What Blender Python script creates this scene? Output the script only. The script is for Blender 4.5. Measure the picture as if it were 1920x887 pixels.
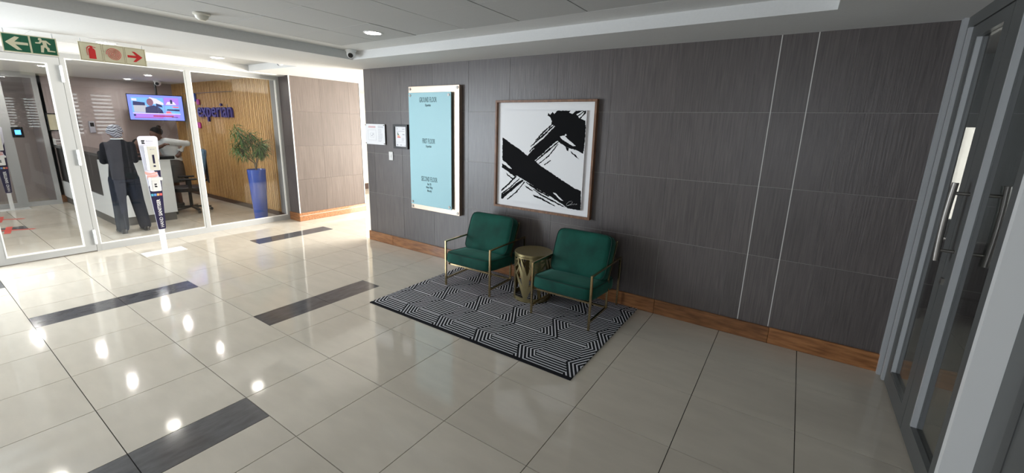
import bpy, bmesh, math, random
from mathutils import Vector, Matrix
random.seed(7)
S = bpy.context.scene
COL = S.collection
for _o in list(bpy.data.objects): bpy.data.objects.remove(_o)

# ------------------------------------------------------------------ camera (solved from the floor tiles)
F, YAW, PIT, ROL = 784.63, .5917, -.2262, .0268
CAM = Vector((.9674, -4.0506, 1.784))
_f = Vector((-math.sin(YAW)*math.cos(PIT), math.cos(YAW)*math.cos(PIT), math.sin(PIT)))
_r0 = Vector((math.cos(YAW), math.sin(YAW), 0)); _u0 = _r0.cross(_f)
_r = math.cos(ROL)*_r0 + math.sin(ROL)*_u0; _u = -math.sin(ROL)*_r0 + math.cos(ROL)*_u0
cd = bpy.data.cameras.new('camera'); cam = bpy.data.objects.new('camera', cd); COL.objects.link(cam)
m = Matrix((( _r.x, _u.x, -_f.x, CAM.x), (_r.y, _u.y, -_f.y, CAM.y), (_r.z, _u.z, -_f.z, CAM.z), (0, 0, 0, 1)))
cam.matrix_world = m
cd.sensor_fit = 'HORIZONTAL'; cd.sensor_width = 36; cd.lens = F/1920*36
cd.shift_x = 2.0/1920; cd.shift_y = -25.6/1920
cd.clip_start = .05; cd.clip_end = 100
S.camera = cam
# ------------------------------------------------------------------ world, daylight at the glazing, exposure
W = bpy.data.worlds.new('sky'); S.world = W; W.use_nodes = True
wb = W.node_tree.nodes['Background']; wb.inputs[0].default_value = (.80, .90, 1, 1); wb.inputs[1].default_value = 1.2
S.view_settings.view_transform = 'Standard'; S.view_settings.look = 'None'
S.view_settings.gamma = 1; S.view_settings.use_curve_mapping = False
S.view_settings.exposure = 0.58
def area(name, loc, target, sx, sy, power, col):
    l = bpy.data.lights.new(name, 'AREA'); l.shape = 'RECTANGLE'; l.size = sx; l.size_y = sy; l.energy = power; l.color = col
    o = bpy.data.objects.new(name, l); COL.objects.link(o); o.location = loc
    o.rotation_euler = (Vector(target)-Vector(loc)).to_track_quat('-Z', 'Y').to_euler(); return o
area('daylight_west_glazing', (-6.50, -5.2, 1.35), (-3.0, -3.2, 1.0), 2.8, 2.1, 180, (.82, .91, 1))
area('daylight_south_window', (.55, -7.45, 1.55), (1.4, 0, 1.3), 1.9, 1.6, 17, (.92, .96, 1))
area('daylight_corridor_window', (-3.0, 4.85, 1.4), (-5.2, .2, .6), 3.0, 2.1, 820, (1, .97, .92))
area('daylight_far_office', (2.46, 3.36, 1.35), (2.6, 0, 1.2), .58, 1.1, 9, (1, .97, .92))

# ------------------------------------------------------------------ material helpers
M = {}
def nt(name):
    mt = bpy.data.materials.new(name); mt.use_nodes = True; M[name] = mt
    return mt, mt.node_tree.nodes, mt.node_tree.links
def mat(name, col, rough=.5, metal=0, spec=.5, var=0, nscale=30, stretch=(1, 1, 1), bump=0, emit=0, sheen=0, coat=0, objvar=0, col2=None, detail=4):
    mt, N, L = nt(name); b = N['Principled BSDF']
    b.inputs['Base Color'].default_value = (*col, 1); b.inputs['Roughness'].default_value = rough
    b.inputs['Metallic'].default_value = metal; b.inputs['Specular IOR Level'].default_value = spec
    if sheen:
        b.inputs['Sheen Weight'].default_value = sheen; b.inputs['Sheen Roughness'].default_value = .35
        b.inputs['Sheen Tint'].default_value = (*[min(1, c*4+.12) for c in col], 1)
    if coat: b.inputs['Coat Weight'].default_value = coat; b.inputs['Coat Roughness'].default_value = .05
    if emit: b.inputs['Emission Color'].default_value = (*col, 1); b.inputs['Emission Strength'].default_value = emit
    if var or bump or col2:
        tc = N.new('ShaderNodeTexCoord'); mp = N.new('ShaderNodeMapping'); mp.inputs['Scale'].default_value = stretch
        nz = N.new('ShaderNodeTexNoise'); nz.inputs['Scale'].default_value = nscale; nz.inputs['Detail'].default_value = detail
        L.new(tc.outputs['Object'], mp.inputs[0]); L.new(mp.outputs[0], nz.inputs['Vector'])
        if objvar:
            oi = N.new('ShaderNodeObjectInfo'); va = N.new('ShaderNodeVectorMath'); va.operation = 'SCALE'; va.inputs[0].default_value = (31, 17, 23)
            L.new(oi.outputs['Random'], va.inputs['Scale']); ad = N.new('ShaderNodeVectorMath'); L.new(mp.outputs[0], ad.inputs[0]); L.new(va.outputs[0], ad.inputs[1]); L.new(ad.outputs[0], nz.inputs['Vector'])
        if var or col2:
            rp = N.new('ShaderNodeValToRGB'); c2 = col2 or tuple(min(1, c*(1+var)) for c in col); c1 = col if col2 else tuple(c*(1-var) for c in col)
            rp.color_ramp.elements[0].position = .3; rp.color_ramp.elements[1].position = .7
            rp.color_ramp.elements[0].color = (*c1, 1); rp.color_ramp.elements[1].color = (*c2, 1)
            L.new(nz.outputs['Fac'], rp.inputs[0]); out = rp.outputs[0]
            if objvar:
                hs = N.new('ShaderNodeHueSaturation'); mr = N.new('ShaderNodeMapRange'); mr.inputs[3].default_value = 1-objvar; mr.inputs[4].default_value = 1+objvar
                L.new(oi.outputs['Random'], mr.inputs[0]); L.new(mr.outputs[0], hs.inputs['Value']); L.new(out, hs.inputs['Color']); out = hs.outputs[0]
            L.new(out, b.inputs['Base Color'])
        if bump:
            bp = N.new('ShaderNodeBump'); bp.inputs['Strength'].default_value = bump; bp.inputs['Distance'].default_value = .004
            L.new(nz.outputs['Fac'], bp.inputs['Height']); L.new(bp.outputs[0], b.inputs['Normal'])
    return mt
def glass(name, tint=(1, 1, 1), refl=1.0, ior=1.5):
    mt, N, L = nt(name); N.remove(N['Principled BSDF']); o = N['Material Output']
    t = N.new('ShaderNodeBsdfTransparent'); t.inputs[0].default_value = (*tint, 1)
    g = N.new('ShaderNodeBsdfGlossy'); g.inputs['Roughness'].default_value = .0; g.inputs[0].default_value = (refl, refl, refl, 1)
    fr = N.new('ShaderNodeFresnel'); ge_ = N.new('ShaderNodeNewGeometry')      # same reflectance for both faces of a thin sheet
    e1 = N.new('ShaderNodeMath'); e1.operation = 'MULTIPLY_ADD'; e1.inputs[1].default_value = -2; e1.inputs[2].default_value = 1; L.new(ge_.outputs['Backfacing'], e1.inputs[0])
    e2 = N.new('ShaderNodeMath'); e2.operation = 'POWER'; e2.inputs[0].default_value = ior; L.new(e1.outputs[0], e2.inputs[1]); L.new(e2.outputs[0], fr.inputs[0])
    mx = N.new('ShaderNodeMixShader'); L.new(fr.outputs[0], mx.inputs[0]); L.new(t.outputs[0], mx.inputs[1]); L.new(g.outputs[0], mx.inputs[2]); L.new(mx.outputs[0], o.inputs[0])
    return mt
class X:                                   # tiny expression -> math node builder
    def __init__(s, t, sock): s.t = t; s.s = sock
    def op(s, o, *a):
        n = s.t.nodes.new('ShaderNodeMath'); n.operation = o; s.t.links.new(s.s, n.inputs[0])
        for i, v in enumerate(a):
            if isinstance(v, X): s.t.links.new(v.s, n.inputs[i+1])
            else: n.inputs[i+1].default_value = v
        return X(s.t, n.outputs[0])
    def __add__(s, v): return s.op('ADD', v)
    def __sub__(s, v): return s.op('SUBTRACT', v)
    def __mul__(s, v): return s.op('MULTIPLY', v)
    def rsub(s, v): return s.op('MULTIPLY', -1).op('ADD', v)
    def lt(s, v): return s.op('LESS_THAN', v)
    def ab(s): return s.op('ABSOLUTE')
    def ping(s, v): return s.op('PINGPONG', v)
    def mn(s, v): return s.op('MINIMUM', v)
    def fmod(s, v): return s.op('FLOORED_MODULO', v)
def mix(c, a, b): return a*c.rsub(1) + b*c     # c=0 -> a, c=1 -> b

mat('floor_tile', (.59, .535, .450), .075, spec=.55, var=.045, nscale=3.5, stretch=(1, 3, 1), objvar=.025)
mat('floor_tile_dark', (.085, .083, .088), .12, spec=.5, var=.22, nscale=9, stretch=(3, 1, 1), objvar=.06, detail=8)
mat('grout_dark', (.045, .042, .036), .8)
mat('wall_tile', (.060, .049, .048), .38, spec=.70, col2=(.112, .094, .089), nscale=7, stretch=(14, 14, .55), bump=.35, objvar=.10, detail=8)
mat('wall_tile_lit', (.092, .072, .060), .50, spec=.2, col2=(.128, .101, .086), nscale=5, stretch=(14, 14, .55), bump=.3, objvar=.06, detail=8)  # same tile as the feature wall, lightened for daylight on the column face
mat('grout_light', (.30, .285, .27), .8)
mat('grout_white', (.62, .61, .58), .7)
mat('plaster', (.70, .70, .69), .7, var=.02, nscale=60, bump=.08)
mat('ceiling_tile', (.52, .52, .51), .85, var=.035, nscale=220, bump=.25)
mat('ceiling_grid', (.20, .20, .20), .7)
mat('skirting_wood', (.155, .058, .017), .38, col2=(.36, .155, .056), nscale=3.2, stretch=(2, 12, 14), coat=.25, objvar=.18, detail=9)
mat('skirting_wood_dark', (.045, .018, .010), .4)
mat('aluminium_white', (.42, .425, .42), .40, spec=.5)
mat('aluminium_light_grey', (.42, .43, .44), .4)
mat('aluminium_grey', (.10, .102, .10), .42, spec=.5)
mat('aluminium_grey_dark', (.07, .072, .07), .45)
mat('gasket', (.012, .012, .012), .6)
mat('mauve_wall', (.40, .335, .325), .55, var=.03, nscale=90)
mat('cream_wall', (.68, .60, .46), .7)
mat('white_wall', (.76, .76, .74), .7)
mat('dark_room', (.30, .33, .34), .6)
mat('slat_wood', (.46, .25, .080), .5, col2=(.74, .46, .18), nscale=4, stretch=(10, 10, .7), detail=9)
mat('slat_back', (.30, .155, .05), .7)
mat('velvet', (.0012, .040, .028), .75, spec=.25, col2=(.004, .085, .060), nscale=5, sheen=.9, bump=.12)
mat('velvet_dark', (.001, .022, .016), .8, sheen=.3)
mat('brass', (.52, .40, .22), .24, metal=1)
mat('table_gold', (.30, .245, .125), .38, metal=.85)
mat('brushed_silver', (.60, .48, .385), .38, metal=.85)
mat('steel', (.27, .255, .235), .42, metal=1)
mat('sign_glass_blue', (.42, .70, .77), .40, spec=.25)
mat('sign_text', (.15, .25, .28), .6, spec=.1)
mat('paper', (.86, .87, .90), .35, coat=.3)
mat('print_grey', (.42, .42, .48), .6)
mat('print_pink', (.70, .50, .52), .6)
mat('black_frame', (.008, .008, .009), .35)
mat('white_plastic', (.80, .80, .79), .3)
mat('cream_plastic', (.70, .68, .60), .35)
mat('walnut', (.13, .055, .025), .45, col2=(.26, .125, .06), nscale=6, stretch=(8, 8, 2), detail=8)
mat('canvas_white', (.86, .86, .87), .55)
mat('ink_black', (.0075, .0075, .0085), .8, spec=.1)
mat('sign_cream', (.70, .66, .47), .45)
mat('sign_line', (.30, .22, .12), .5)
mat('sign_green', (.004, .105, .050), .4)
mat('sign_red', (.62, .022, .022), .4)
mat('acrylic_clear', (.75, .76, .76), .15)
mat('lavender', (.76, .75, .85), .35)
mat('navy', (.018, .014, .052), .35)
mat('skin_print', (.72, .40, .36), .5)
for n, c in dict(sq_teal=(.10, .45, .58), sq_blue=(.13, .32, .70), sq_orange=(.80, .42, .16), sq_red=(.75, .13, .12)).items(): mat(n, c, .4)
mat('black_plastic', (.014, .014, .015), .4)
mat('black_gloss', (.010, .010, .010), .12)
mat('lens_black', (.004, .004, .006), .08)
mat('desk_white', (.78, .80, .80), .3)
mat('desk_dark', (.020, .017, .016), .25)
mat('plinth_grey', (.10, .095, .09), .4)
mat('pot_blue', (.006, .075, .46), .16, coat=.5)
mat('soil', (.03, .02, .012), .9)
mat('leaf', (.045, .115, .025), .45, col2=(.12, .23, .06), nscale=9, objvar=.15)
mat('bark', (.22, .16, .10), .8, var=.3, nscale=40)
mat('suit_black', (.006, .0065, .010), .85, spec=.2)
mat('trouser_navy', (.009, .012, .022), .85, spec=.2)
mat('shoe_black', (.010, .009, .009), .3)
mat('skin', (.115, .052, .032), .5)
mat('hair', (.008, .007, .007), .9, spec=.1, bump=.6, nscale=140)
mat('shirt_white', (.62, .66, .68), .8)
mat('dress_dark', (.030, .022, .022), .8)
mat('office_blue', (.055, .10, .16), .8)
mat('sign_violet', (.050, .040, .22), .35)
for n, c in dict(dot_blue=(.045, .10, .45), dot_pink=(.52, .045, .28), dot_violet=(.10, .025, .17), dot_magenta=(.60, .06, .34), dot_purple=(.25, .07, .33)).items(): mat(n, c, .35)
mat('lamp_glow', (1, .95, .86), .5, emit=38)
mat('lamp_glow_reception', (1, .97, .93), .5, emit=300)
mat('window_bright', (1, .95, .87), .5, emit=2.4)
mat('window_blinds', (.92, .97, 1), .5, emit=9)
mat('window_sky', (.86, .93, 1), .5, emit=2.2)
mat('reader_screen', (.06, .30, 1), .4, emit=2.5)
mat('tape_red', (.62, .07, .05), .5)
mat('tarnish', (.11, .10, .09), .7)
mat('trim_white', (.85, .84, .80), .4)
glass('pane_clear', (.975, .98, .975), .8)
glass('pane_smoked', (.60, .61, .60), .9, 1.60)
glass('acrylic_sheet', (.95, .96, .97), .8, 1.45)
for n, c, e in [('tv_base', (.20, .26, .95), 1.0), ('tv_sky', (.16, .42, 1), 1.0), ('tv_white', (.75, .72, .95), .9), ('tv_stone', (.55, .55, .62), .8), ('tv_dark', (.020, .022, .10), 1), ('tv_skin', (.24, .10, .16), .9), ('tv_violet', (.42, .20, .85), .9), ('tv_crimson', (.45, .02, .10), .9), ('tv_red', (.85, .15, .22), .9)]:
    mat(n, c, .2, emit=e); M[n].node_tree.nodes['Principled BSDF'].inputs['Base Color'].default_value = (.01, .01, .01, 1)

def patterned(name, fn, c0, c1, rough=.9, wob=0, nsc=20):
    mt, N, L = nt(name); b = N['Principled BSDF']; b.inputs['Roughness'].default_value = rough; b.inputs['Specular IOR Level'].default_value = .2
    tc = N.new('ShaderNodeTexCoord'); sp = N.new('ShaderNodeSeparateXYZ'); vec = tc.outputs['Object']
    if wob:
        nz = N.new('ShaderNodeTexNoise'); nz.inputs['Scale'].default_value = nsc; L.new(vec, nz.inputs['Vector'])
        sb = N.new('ShaderNodeVectorMath'); sb.operation = 'SUBTRACT'; sb.inputs[1].default_value = (.5, .5, .5); L.new(nz.outputs['Color'], sb.inputs[0])
        sc = N.new('ShaderNodeVectorMath'); sc.operation = 'SCALE'; sc.inputs['Scale'].default_value = wob; L.new(sb.outputs[0], sc.inputs[0])
        ad = N.new('ShaderNodeVectorMath'); L.new(vec, ad.inputs[0]); L.new(sc.outputs[0], ad.inputs[1]); vec = ad.outputs[0]
    L.new(vec, sp.inputs[0]); t = mt.node_tree
    r = fn(X(t, sp.outputs[0]), X(t, sp.outputs[1]), X(t, sp.outputs[2]))
    mx = N.new('ShaderNodeMix'); mx.data_type = 'RGBA'; mx.inputs[6].default_value = (*c0, 1); mx.inputs[7].default_value = (*c1, 1)
    L.new(r.s, mx.inputs[0]); L.new(mx.outputs[2], b.inputs['Base Color']); return mt
def rug_fn(x, y, z):
    P_, H, A2, c, v = .4475, .2975, .171, .034, .0313    # column pitch, half zigzag, its swing, chevron and stripe spacing
    tri = (y + 1.35).ping(H); tr = tri.rsub(H)           # distance to the left / right pointing vertices
    dl = (x + 2.9555 - tri*(A2/H)).fmod(P_); dr = dl.rsub(P_)
    def zone(d, t): return ((d*.926 + t).lt(.199)*d.lt(.153)).op('MAXIMUM', d.lt(.026))
    inl, inr = zone(dl, tri), zone(dr, tr)
    near = lambda d, per, off, w: ((d + (per*1.5 - off)).fmod(per) - per/2).ab().lt(w/2)
    che = near(dl.mn(dr), c, 0, .0135)
    hor = near(tri, v, .0105, .0125)
    hem = (y + 1.522).lt(0)
    return mix(inl.op('MAXIMUM', inr), hor, che)*hem.rsub(1)
patterned('rug_weave', rug_fn, (.010, .010, .013), (.60, .60, .64), .95, wob=.003, nsc=9)
patterned('scarf_print', lambda x, y, z: (z + (y*1.0).ping(.05)*.7).fmod(.034).lt(.015), (.070, .070, .085), (.24, .24, .28), .8, wob=.02, nsc=12)
patterned('skirt_print', lambda x, y, z: (z + (y*1.0).ping(.012)).fmod(.022).lt(.008), (.020, .018, .020), (.26, .23, .22), .85, wob=.03, nsc=60)

# ------------------------------------------------------------------ mesh helpers
def box(bm, x0, x1, y0, y1, z0, z1, bev=0, seg=1):
    vs = [bm.verts.new(p) for p in ((x0, y0, z0), (x1, y0, z0), (x1, y1, z0), (x0, y1, z0), (x0, y0, z1), (x1, y0, z1), (x1, y1, z1), (x0, y1, z1))]
    fs = [bm.faces.new([vs[i] for i in q]) for q in ((3, 2, 1, 0), (4, 5, 6, 7), (0, 1, 5, 4), (1, 2, 6, 5), (2, 3, 7, 6), (3, 0, 4, 7))]
    if bev:
        es = list({e for f in fs for e in f.edges})
        bmesh.ops.bevel(bm, geom=es, offset=bev, segments=seg, profile=.6, affect='EDGES')
    return bm
def B(*a, **k): return box(bmesh.new(), *a, **k)
def cyl(bm, p0, p1, r0, r1=None, n=20, caps=True):
    p0, p1 = Vector(p0), Vector(p1); r1 = r0 if r1 is None else r1
    d = (p1-p0).normalized(); q = d.to_track_quat('Z', 'Y'); rings = []
    for p, r in ((p0, r0), (p1, r1)):
        rings.append([bm.verts.new(p + q @ Vector((r*math.cos(2*math.pi*i/n), r*math.sin(2*math.pi*i/n), 0))) for i in range(n)])
    for i in range(n): bm.faces.new((rings[0][i], rings[0][(i+1) % n], rings[1][(i+1) % n], rings[1][i]))
    if caps: bm.faces.new(rings[0][::-1]); bm.faces.new(rings[1])
    return bm
def CY(*a, **k): return cyl(bmesh.new(), *a, **k)
def lathe(bm, prof, n=32, c=(0, 0), sx=1, sy=1):
    R_ = []
    for r, z in prof: R_.append([bm.verts.new((c[0]+sx*r*math.cos(2*math.pi*i/n), c[1]+sy*r*math.sin(2*math.pi*i/n), z)) for i in range(n)])
    for a, b in zip(R_, R_[1:]):
        for i in range(n): bm.faces.new((a[i], a[(i+1) % n], b[(i+1) % n], b[i]))
    bm.faces.new(R_[0][::-1]); bm.faces.new(R_[-1]); return bm
def ball(bm, c, rx, ry=None, rz=None, u=16, v=10):
    r = bmesh.ops.create_uvsphere(bm, u_segments=u, v_segments=v, radius=1)['verts']
    for w in r: w.co = Vector((c[0]+w.co.x*rx, c[1]+w.co.y*(ry or rx), c[2]+w.co.z*(rz or rx)))
    return bm
def prism(bm, pts, ax, d0, d1):
    """polygon given in the two other axes, extruded along ax ('x': (y,z), 'y': (x,z), 'z': (x,y))"""
    def P3(p, d): return {'x': (d, p[0], p[1]), 'y': (p[0], d, p[1]), 'z': (p[0], p[1], d)}[ax]
    a = [bm.verts.new(P3(p, d0)) for p in pts]; b = [bm.verts.new(P3(p, d1)) for p in pts]; n = len(pts)
    f1 = bm.faces.new(a); f2 = bm.faces.new(b[::-1])
    for i in range(n): bm.faces.new((a[i], b[i], b[(i+1) % n], a[(i+1) % n]))
    f1.normal_update(); f2.normal_update(); bmesh.ops.triangulate(bm, faces=[f1, f2], quad_method='FIXED', ngon_method='EAR_CLIP'); return bm
def PR(*a): return prism(bmesh.new(), *a)
def tube(bm, pts, r, n=8, closed=False):
    pts = [Vector(p) for p in pts]; k = len(pts); rs = r if isinstance(r, (list, tuple)) else [r]*k; rings = []; ref = None
    for i, p in enumerate(pts):
        d = (pts[min(i+1, k-1)]-pts[max(i-1, 0)]).normalized()
        if ref is None or abs(ref.dot(d)) > .95: ref = Vector((0, 0, 1)) if abs(d.z) < .9 else Vector((1, 0, 0))
        a = (ref - d*ref.dot(d)).normalized(); b = d.cross(a); ref = a
        R2 = rs[i] if isinstance(rs[i], (list, tuple)) else (rs[i], rs[i])
        rings.append([bm.verts.new(p + a*R2[0]*math.cos(2*math.pi*j/n) + b*R2[1]*math.sin(2*math.pi*j/n)) for j in range(n)])
    for A_, B_ in zip(rings, rings[1:]):
        for j in range(n): bm.faces.new((A_[j], A_[(j+1) % n], B_[(j+1) % n], B_[j]))
    bm.faces.new(rings[0][::-1]); bm.faces.new(rings[-1]); return bm
def bar(bm, p0, p1, w, t, up=(0, 0, 1)):
    p0, p1 = Vector(p0), Vector(p1); d = (p1-p0).normalized(); u = Vector(up)
    if abs(u.dot(d)) > .98: u = Vector((1, 0, 0))
    a = d.cross(u).normalized()*w/2; b = a.cross(d).normalized()*t/2
    q = [[bm.verts.new(p+s1*a+s2*b) for s1, s2 in ((-1, -1), (1, -1), (1, 1), (-1, 1))] for p in (p0, p1)]
    for i in range(4): bm.faces.new((q[0][i], q[0][(i+1) % 4], q[1][(i+1) % 4], q[1][i]))
    bm.faces.new(q[0][::-1]); bm.faces.new(q[1]); return bm
def mesh_of(bm, name):
    bmesh.ops.recalc_face_normals(bm, faces=bm.faces); me = bpy.data.meshes.new(name); bm.to_mesh(me); bm.free(); return me
def obj(name, bm, m_, parent=None, loc=(0, 0, 0), smooth=False):
    me = bm if isinstance(bm, bpy.types.Mesh) else mesh_of(bm, name)
    if m_ and not me.materials: me.materials.append(M[m_])
    if smooth:
        for p in me.polygons: p.use_smooth = True
        if smooth == 'auto' and hasattr(me, 'set_sharp_from_angle'): me.set_sharp_from_angle(angle=math.radians(40))
    o = bpy.data.objects.new(name, me); COL.objects.link(o); o.location = loc
    if parent: o.parent = parent
    return o
def tag(o, label, cat, group=None):
    o['label'] = label; o['category'] = cat
    if group: o['group'] = group
    return o
def thing(name, label, cat, loc=(0, 0, 0), rz=0, group=None):
    o = bpy.data.objects.new(name, None); COL.objects.link(o); o.location = loc; o.rotation_euler = (0, 0, rz)
    o.empty_display_size = .1
    return tag(o, label, cat, group)
def struct(name, bm, m_, parent=None, **k):
    o = obj(name, bm, m_, parent, **k)
    if not parent: o['kind'] = 'structure'
    return o
def text_mesh(s, size, ext=.0015, align='CENTER', sx=1, offset=0, shear=0):
    c = bpy.data.curves.new('lettering', 'FONT'); c.body = s; c.size = size; c.extrude = ext; c.align_x = align; c.align_y = 'BOTTOM_BASELINE'; c.offset = offset; c.shear = shear; c.resolution_u = 3
    o = bpy.data.objects.new('lettering', c); COL.objects.link(o); dg = bpy.context.evaluated_depsgraph_get()
    me = bpy.data.meshes.new_from_object(o.evaluated_get(dg)); bpy.data.objects.remove(o); bpy.data.curves.remove(c)
    me.materials.clear()
    if sx != 1:
        for v in me.vertices: v.co.x *= sx
    return me
def text(name, s, size, m_, parent, loc, face='-y', **k):
    me = text_mesh(s, size, **k); o = obj(name, me, m_, parent, loc)
    o.rotation_euler = {'-y': (math.pi/2, 0, 0), '+x': (math.pi/2, 0, math.pi/2), '+x_up': (0, 0, 0)}[face]
    if face == '+x_up': o.rotation_euler = Matrix(((0, 0, 1), (0, -1, 0), (1, 0, 0))).to_euler()
    return o
def remesh(bm, name, vox=.012, smooth=4):
    me = mesh_of(bm, name); o = bpy.data.objects.new(name, me); COL.objects.link(o)
    r = o.modifiers.new('r', 'REMESH'); r.mode = 'VOXEL'; r.voxel_size = vox; r.use_smooth_shade = True
    s = o.modifiers.new('s', 'SMOOTH'); s.factor = .5; s.iterations = smooth
    dg = bpy.context.evaluated_depsgraph_get(); out = bpy.data.meshes.new_from_object(o.evaluated_get(dg)); bpy.data.objects.remove(o); bpy.data.meshes.remove(me)
    for p in out.polygons: p.use_smooth = True
    return out

# ================================================================== THE SETTING
# ------------------------------------------------------------------ floor: polished tiles on a bed
T = .6
floor = struct('floor', B(-12.6, 4.5, -7.6, 5.2, -.25, -.010), 'grout_dark')
strips = [(-3.0, -2.4, 2), (-4.5, -3.6, 2), (-1.8, -4.2, 2), (-5.7, -1.2, 2), (-6.0, -4.8, 2), (-9.3, -4.2, 2)]   # x, y of the lower corner, tiles long
dark = set()
for x, y, n in strips:
    for k in range(n): dark.add((round(x*10), round((y+k*T)*10)))
_tc = {}
def floor_tile(x0, x1, y0, y1, m_):
    g = .0023; w, d = round(x1-x0, 3), round(y1-y0, 3)
    if (w, d, m_) not in _tc: _tc[(w, d, m_)] = mesh_of(B(g, w-g, g, d-g, -.010, 0), 'floor_tile')
    return obj('floor_tile' if m_ == 'floor_tile' else 'dark_floor_tile', _tc[(w, d, m_)], m_, floor, (x0, y0, 0))
def tile_row(y0, i0, i1):
    for i in range(i0, i1):
        x0 = i*T; y = round(y0*10)
        a, b = (round(x0*10), y) in dark, (round(x0*10)+3, y) in dark
        if a or b:
            floor_tile(x0, x0+.3, y0, y0+T, 'floor_tile_dark' if a else 'floor_tile'); floor_tile(x0+.3, x0+T, y0, y0+T, 'floor_tile_dark' if b else 'floor_tile')
        else: floor_tile(x0, x0+T, y0, y0+T, 'floor_tile')
for j in range(1, 8): tile_row(-j*T, -19, 3)
for j in range(0, 3): tile_row(j*T, -12, -6)
bm = bmesh.new()
for j in range(-12, 9):
    for i in range(-21, 8):
        if (-7 <= j <= -1 and -19 <= i < 3) or (0 <= j < 3 and -12 <= i < -6): continue
        box(bm, i*T+.0023, i*T+T-.0023, j*T+.0023, j*T+T-.0023, -.010, 0)
o = obj('outer_tile_field', bm, 'floor_tile', floor); o['kind'] = 'stuff'

# ------------------------------------------------------------------ tiled feature wall
wall_back = struct('wall_back', B(-4.375, 1.80, .0022, .22, 0, 2.75), 'grout_light')
struct('bright_grout', B(.7275, .7345, .0005, .0118, .15, 2.53), 'grout_white', wall_back); struct('bright_grout', B(.9635, .9705, .0005, .0118, .15, 2.53), 'grout_white', wall_back)
cols = [-4.39, -4.22, -3.62, -3.02, -2.42, -1.82, -1.22, -.62, -.02, .582, .731, .967, 1.2, 1.76]
rows = [.0, .755, 1.350, 1.947, 2.535]
for a, b in zip(cols, cols[1:]):
    for c, d in zip(rows, rows[1:]):
        g = .0035 if a in (.731, .967) else .0017; h = .0035 if b in (.731, .967) else .0017
        obj('wall_tile', B(a+g, b-h, 0, .012, c+.0016, d-.0016), 'wall_tile', wall_back)
for c, d in zip(rows, rows[1:]): obj('wall_tile', B(-4.39, -4.376, .0125, .22, c+.001, d-.001), 'wall_tile', wall_back)
struct('corner_bead', B(-4.392, -4.386, -.002, .004, .15, 2.53), 'trim_white', wall_back)
bb = struct('baseboard_back', B(-4.40, 1.74, -.018, -.001, .0, .012), 'skirting_wood')
for a, b in [(-4.408, -3.86), (-3.86, -1.95), (-1.95, .0), (.0, .98), (.98, 1.728)]:
    obj('skirting_board', B(a+.0006, b-.0006, -.022, -.0005, .001, .147, bev=.003), 'skirting_wood', bb)
# bits of wall beyond
struct('wall_corridor_east', B(-1.40, -1.25, .22, 5.0, 0, 2.75), 'wall_tile'); struct('wall_corridor_north', B(-9, -4.6, 5.0, 5.15, 0, 2.9), 'white_wall')
wc = struct('window_corridor', B(-4.6, -1.25, 4.95, 5.1, 0, .20), 'aluminium_white')
for x in (-4.57, -3.5, -2.4, -1.43): struct('mullion', B(x-.03, x+.03, 4.98, 5.06, .2, 2.45), 'aluminium_white', wc)
struct('window_head', B(-4.6, -1.25, 4.95, 5.1, 2.45, 2.75), 'aluminium_white', wc)
for x, w in ((-4.54, 1.01), (-3.47, 1.04), (-2.37, .91)): struct('pane', B(x, x+w, 5.02, 5.028, .2, 2.45), 'pane_clear', wc)
# far cream wall at the end of the corridor
wf = struct('wall_corridor_far', B(-8.95, -8.8, 1.4, 5.0, 0, 2.9), 'cream_wall')
struct('skirting_board', B(-8.80, -8.775, 1.4, 5.0, 0, .15), 'skirting_wood_dark', wf)
# ------------------------------------------------------------------ tiled column wall beside the reception glass
colw = struct('wall_column', B(-7.0, -6.358, -.022, 1.352, 0, 2.75), 'grout_light')
for a, b in [(-.033, .52), (.52, 1.12), (1.12, 1.36)]:
    for c, d in zip(rows, rows[1:]): obj('wall_tile', B(-6.358, -6.346, a+.001, b-.001, c+.001, d-.001), 'wall_tile_lit', colw)
for c, d in zip(rows, rows[1:]):
    obj('wall_tile', B(-6.66, -6.359, -.034, -.022, c+.001, d-.001), 'wall_tile', colw); obj('wall_tile', B(-7.0, -6.359, 1.352, 1.364, c+.001, d-.001), 'wall_tile', colw)
for y in (-.036, 1.358): obj('edge_trim', B(-6.352, -6.338, y, y+.014, .15, 2.53), 'trim_white', colw)
bc = struct('baseboard_column', B(-6.645, -6.345, -.04, -.036, 0, .01), 'skirting_wood')
obj('skirting_board', B(-6.345, -6.325, -.055, 1.376, .001, .15, bev=.003), 'skirting_wood', bc)
obj('skirting_board', B(-6.655, -6.346, -.055, -.035, .001, .15, bev=.003), 'skirting_wood', bc)
obj('skirting_groove', B(-6.326, -6.3235, -.05, 1.37, .098, .101), 'trim_white', bc)

# ------------------------------------------------------------------ ceiling: tiled recess, plaster bulkheads
ceil = struct('ceiling', B(-12.8, 4.6, -7.7, 5.3, 2.76, 2.95), 'ceiling_grid')
ZS, ZC = 2.53, 2.625
def soffit(a, b, c, d, z=ZS): return obj('bulkhead', B(a, b, c, d, z, 2.76), 'plaster', ceil)
soffit(-5.05, -3.72, -7.6, -.60); soffit(-3.72, 1.78, -.65, .02); soffit(1.035, 1.78, -7.6, -.65)
soffit(-6.45, -3.72, -.60, 5.1); soffit(-3.72, -1.2, .21, 5.1); soffit(-6.72, -6.45, -7.6, -.0, 2.518)
soffit(-9.0, -6.45, 1.37, 5.1)
soffit(-3.72, -3.475, -7.6, -.65, ZC); soffit(-3.475, 1.035, -.955, -.65, ZC); soffit(.86, 1.035, -7.6, -.955, ZC)
gx = [-3.47] + [-2.873+.6*k for k in range(7)] + [.86]; gy = [-.96, -1.52, -2.12, -2.72, -3.32, -3.92, -4.52, -5.12, -5.72, -6.32, -6.92, -7.5]
obj('tile_grid', B(-3.5, .9, -7.6, -.93, 2.634, 2.66), 'ceiling_grid', ceil)
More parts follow.
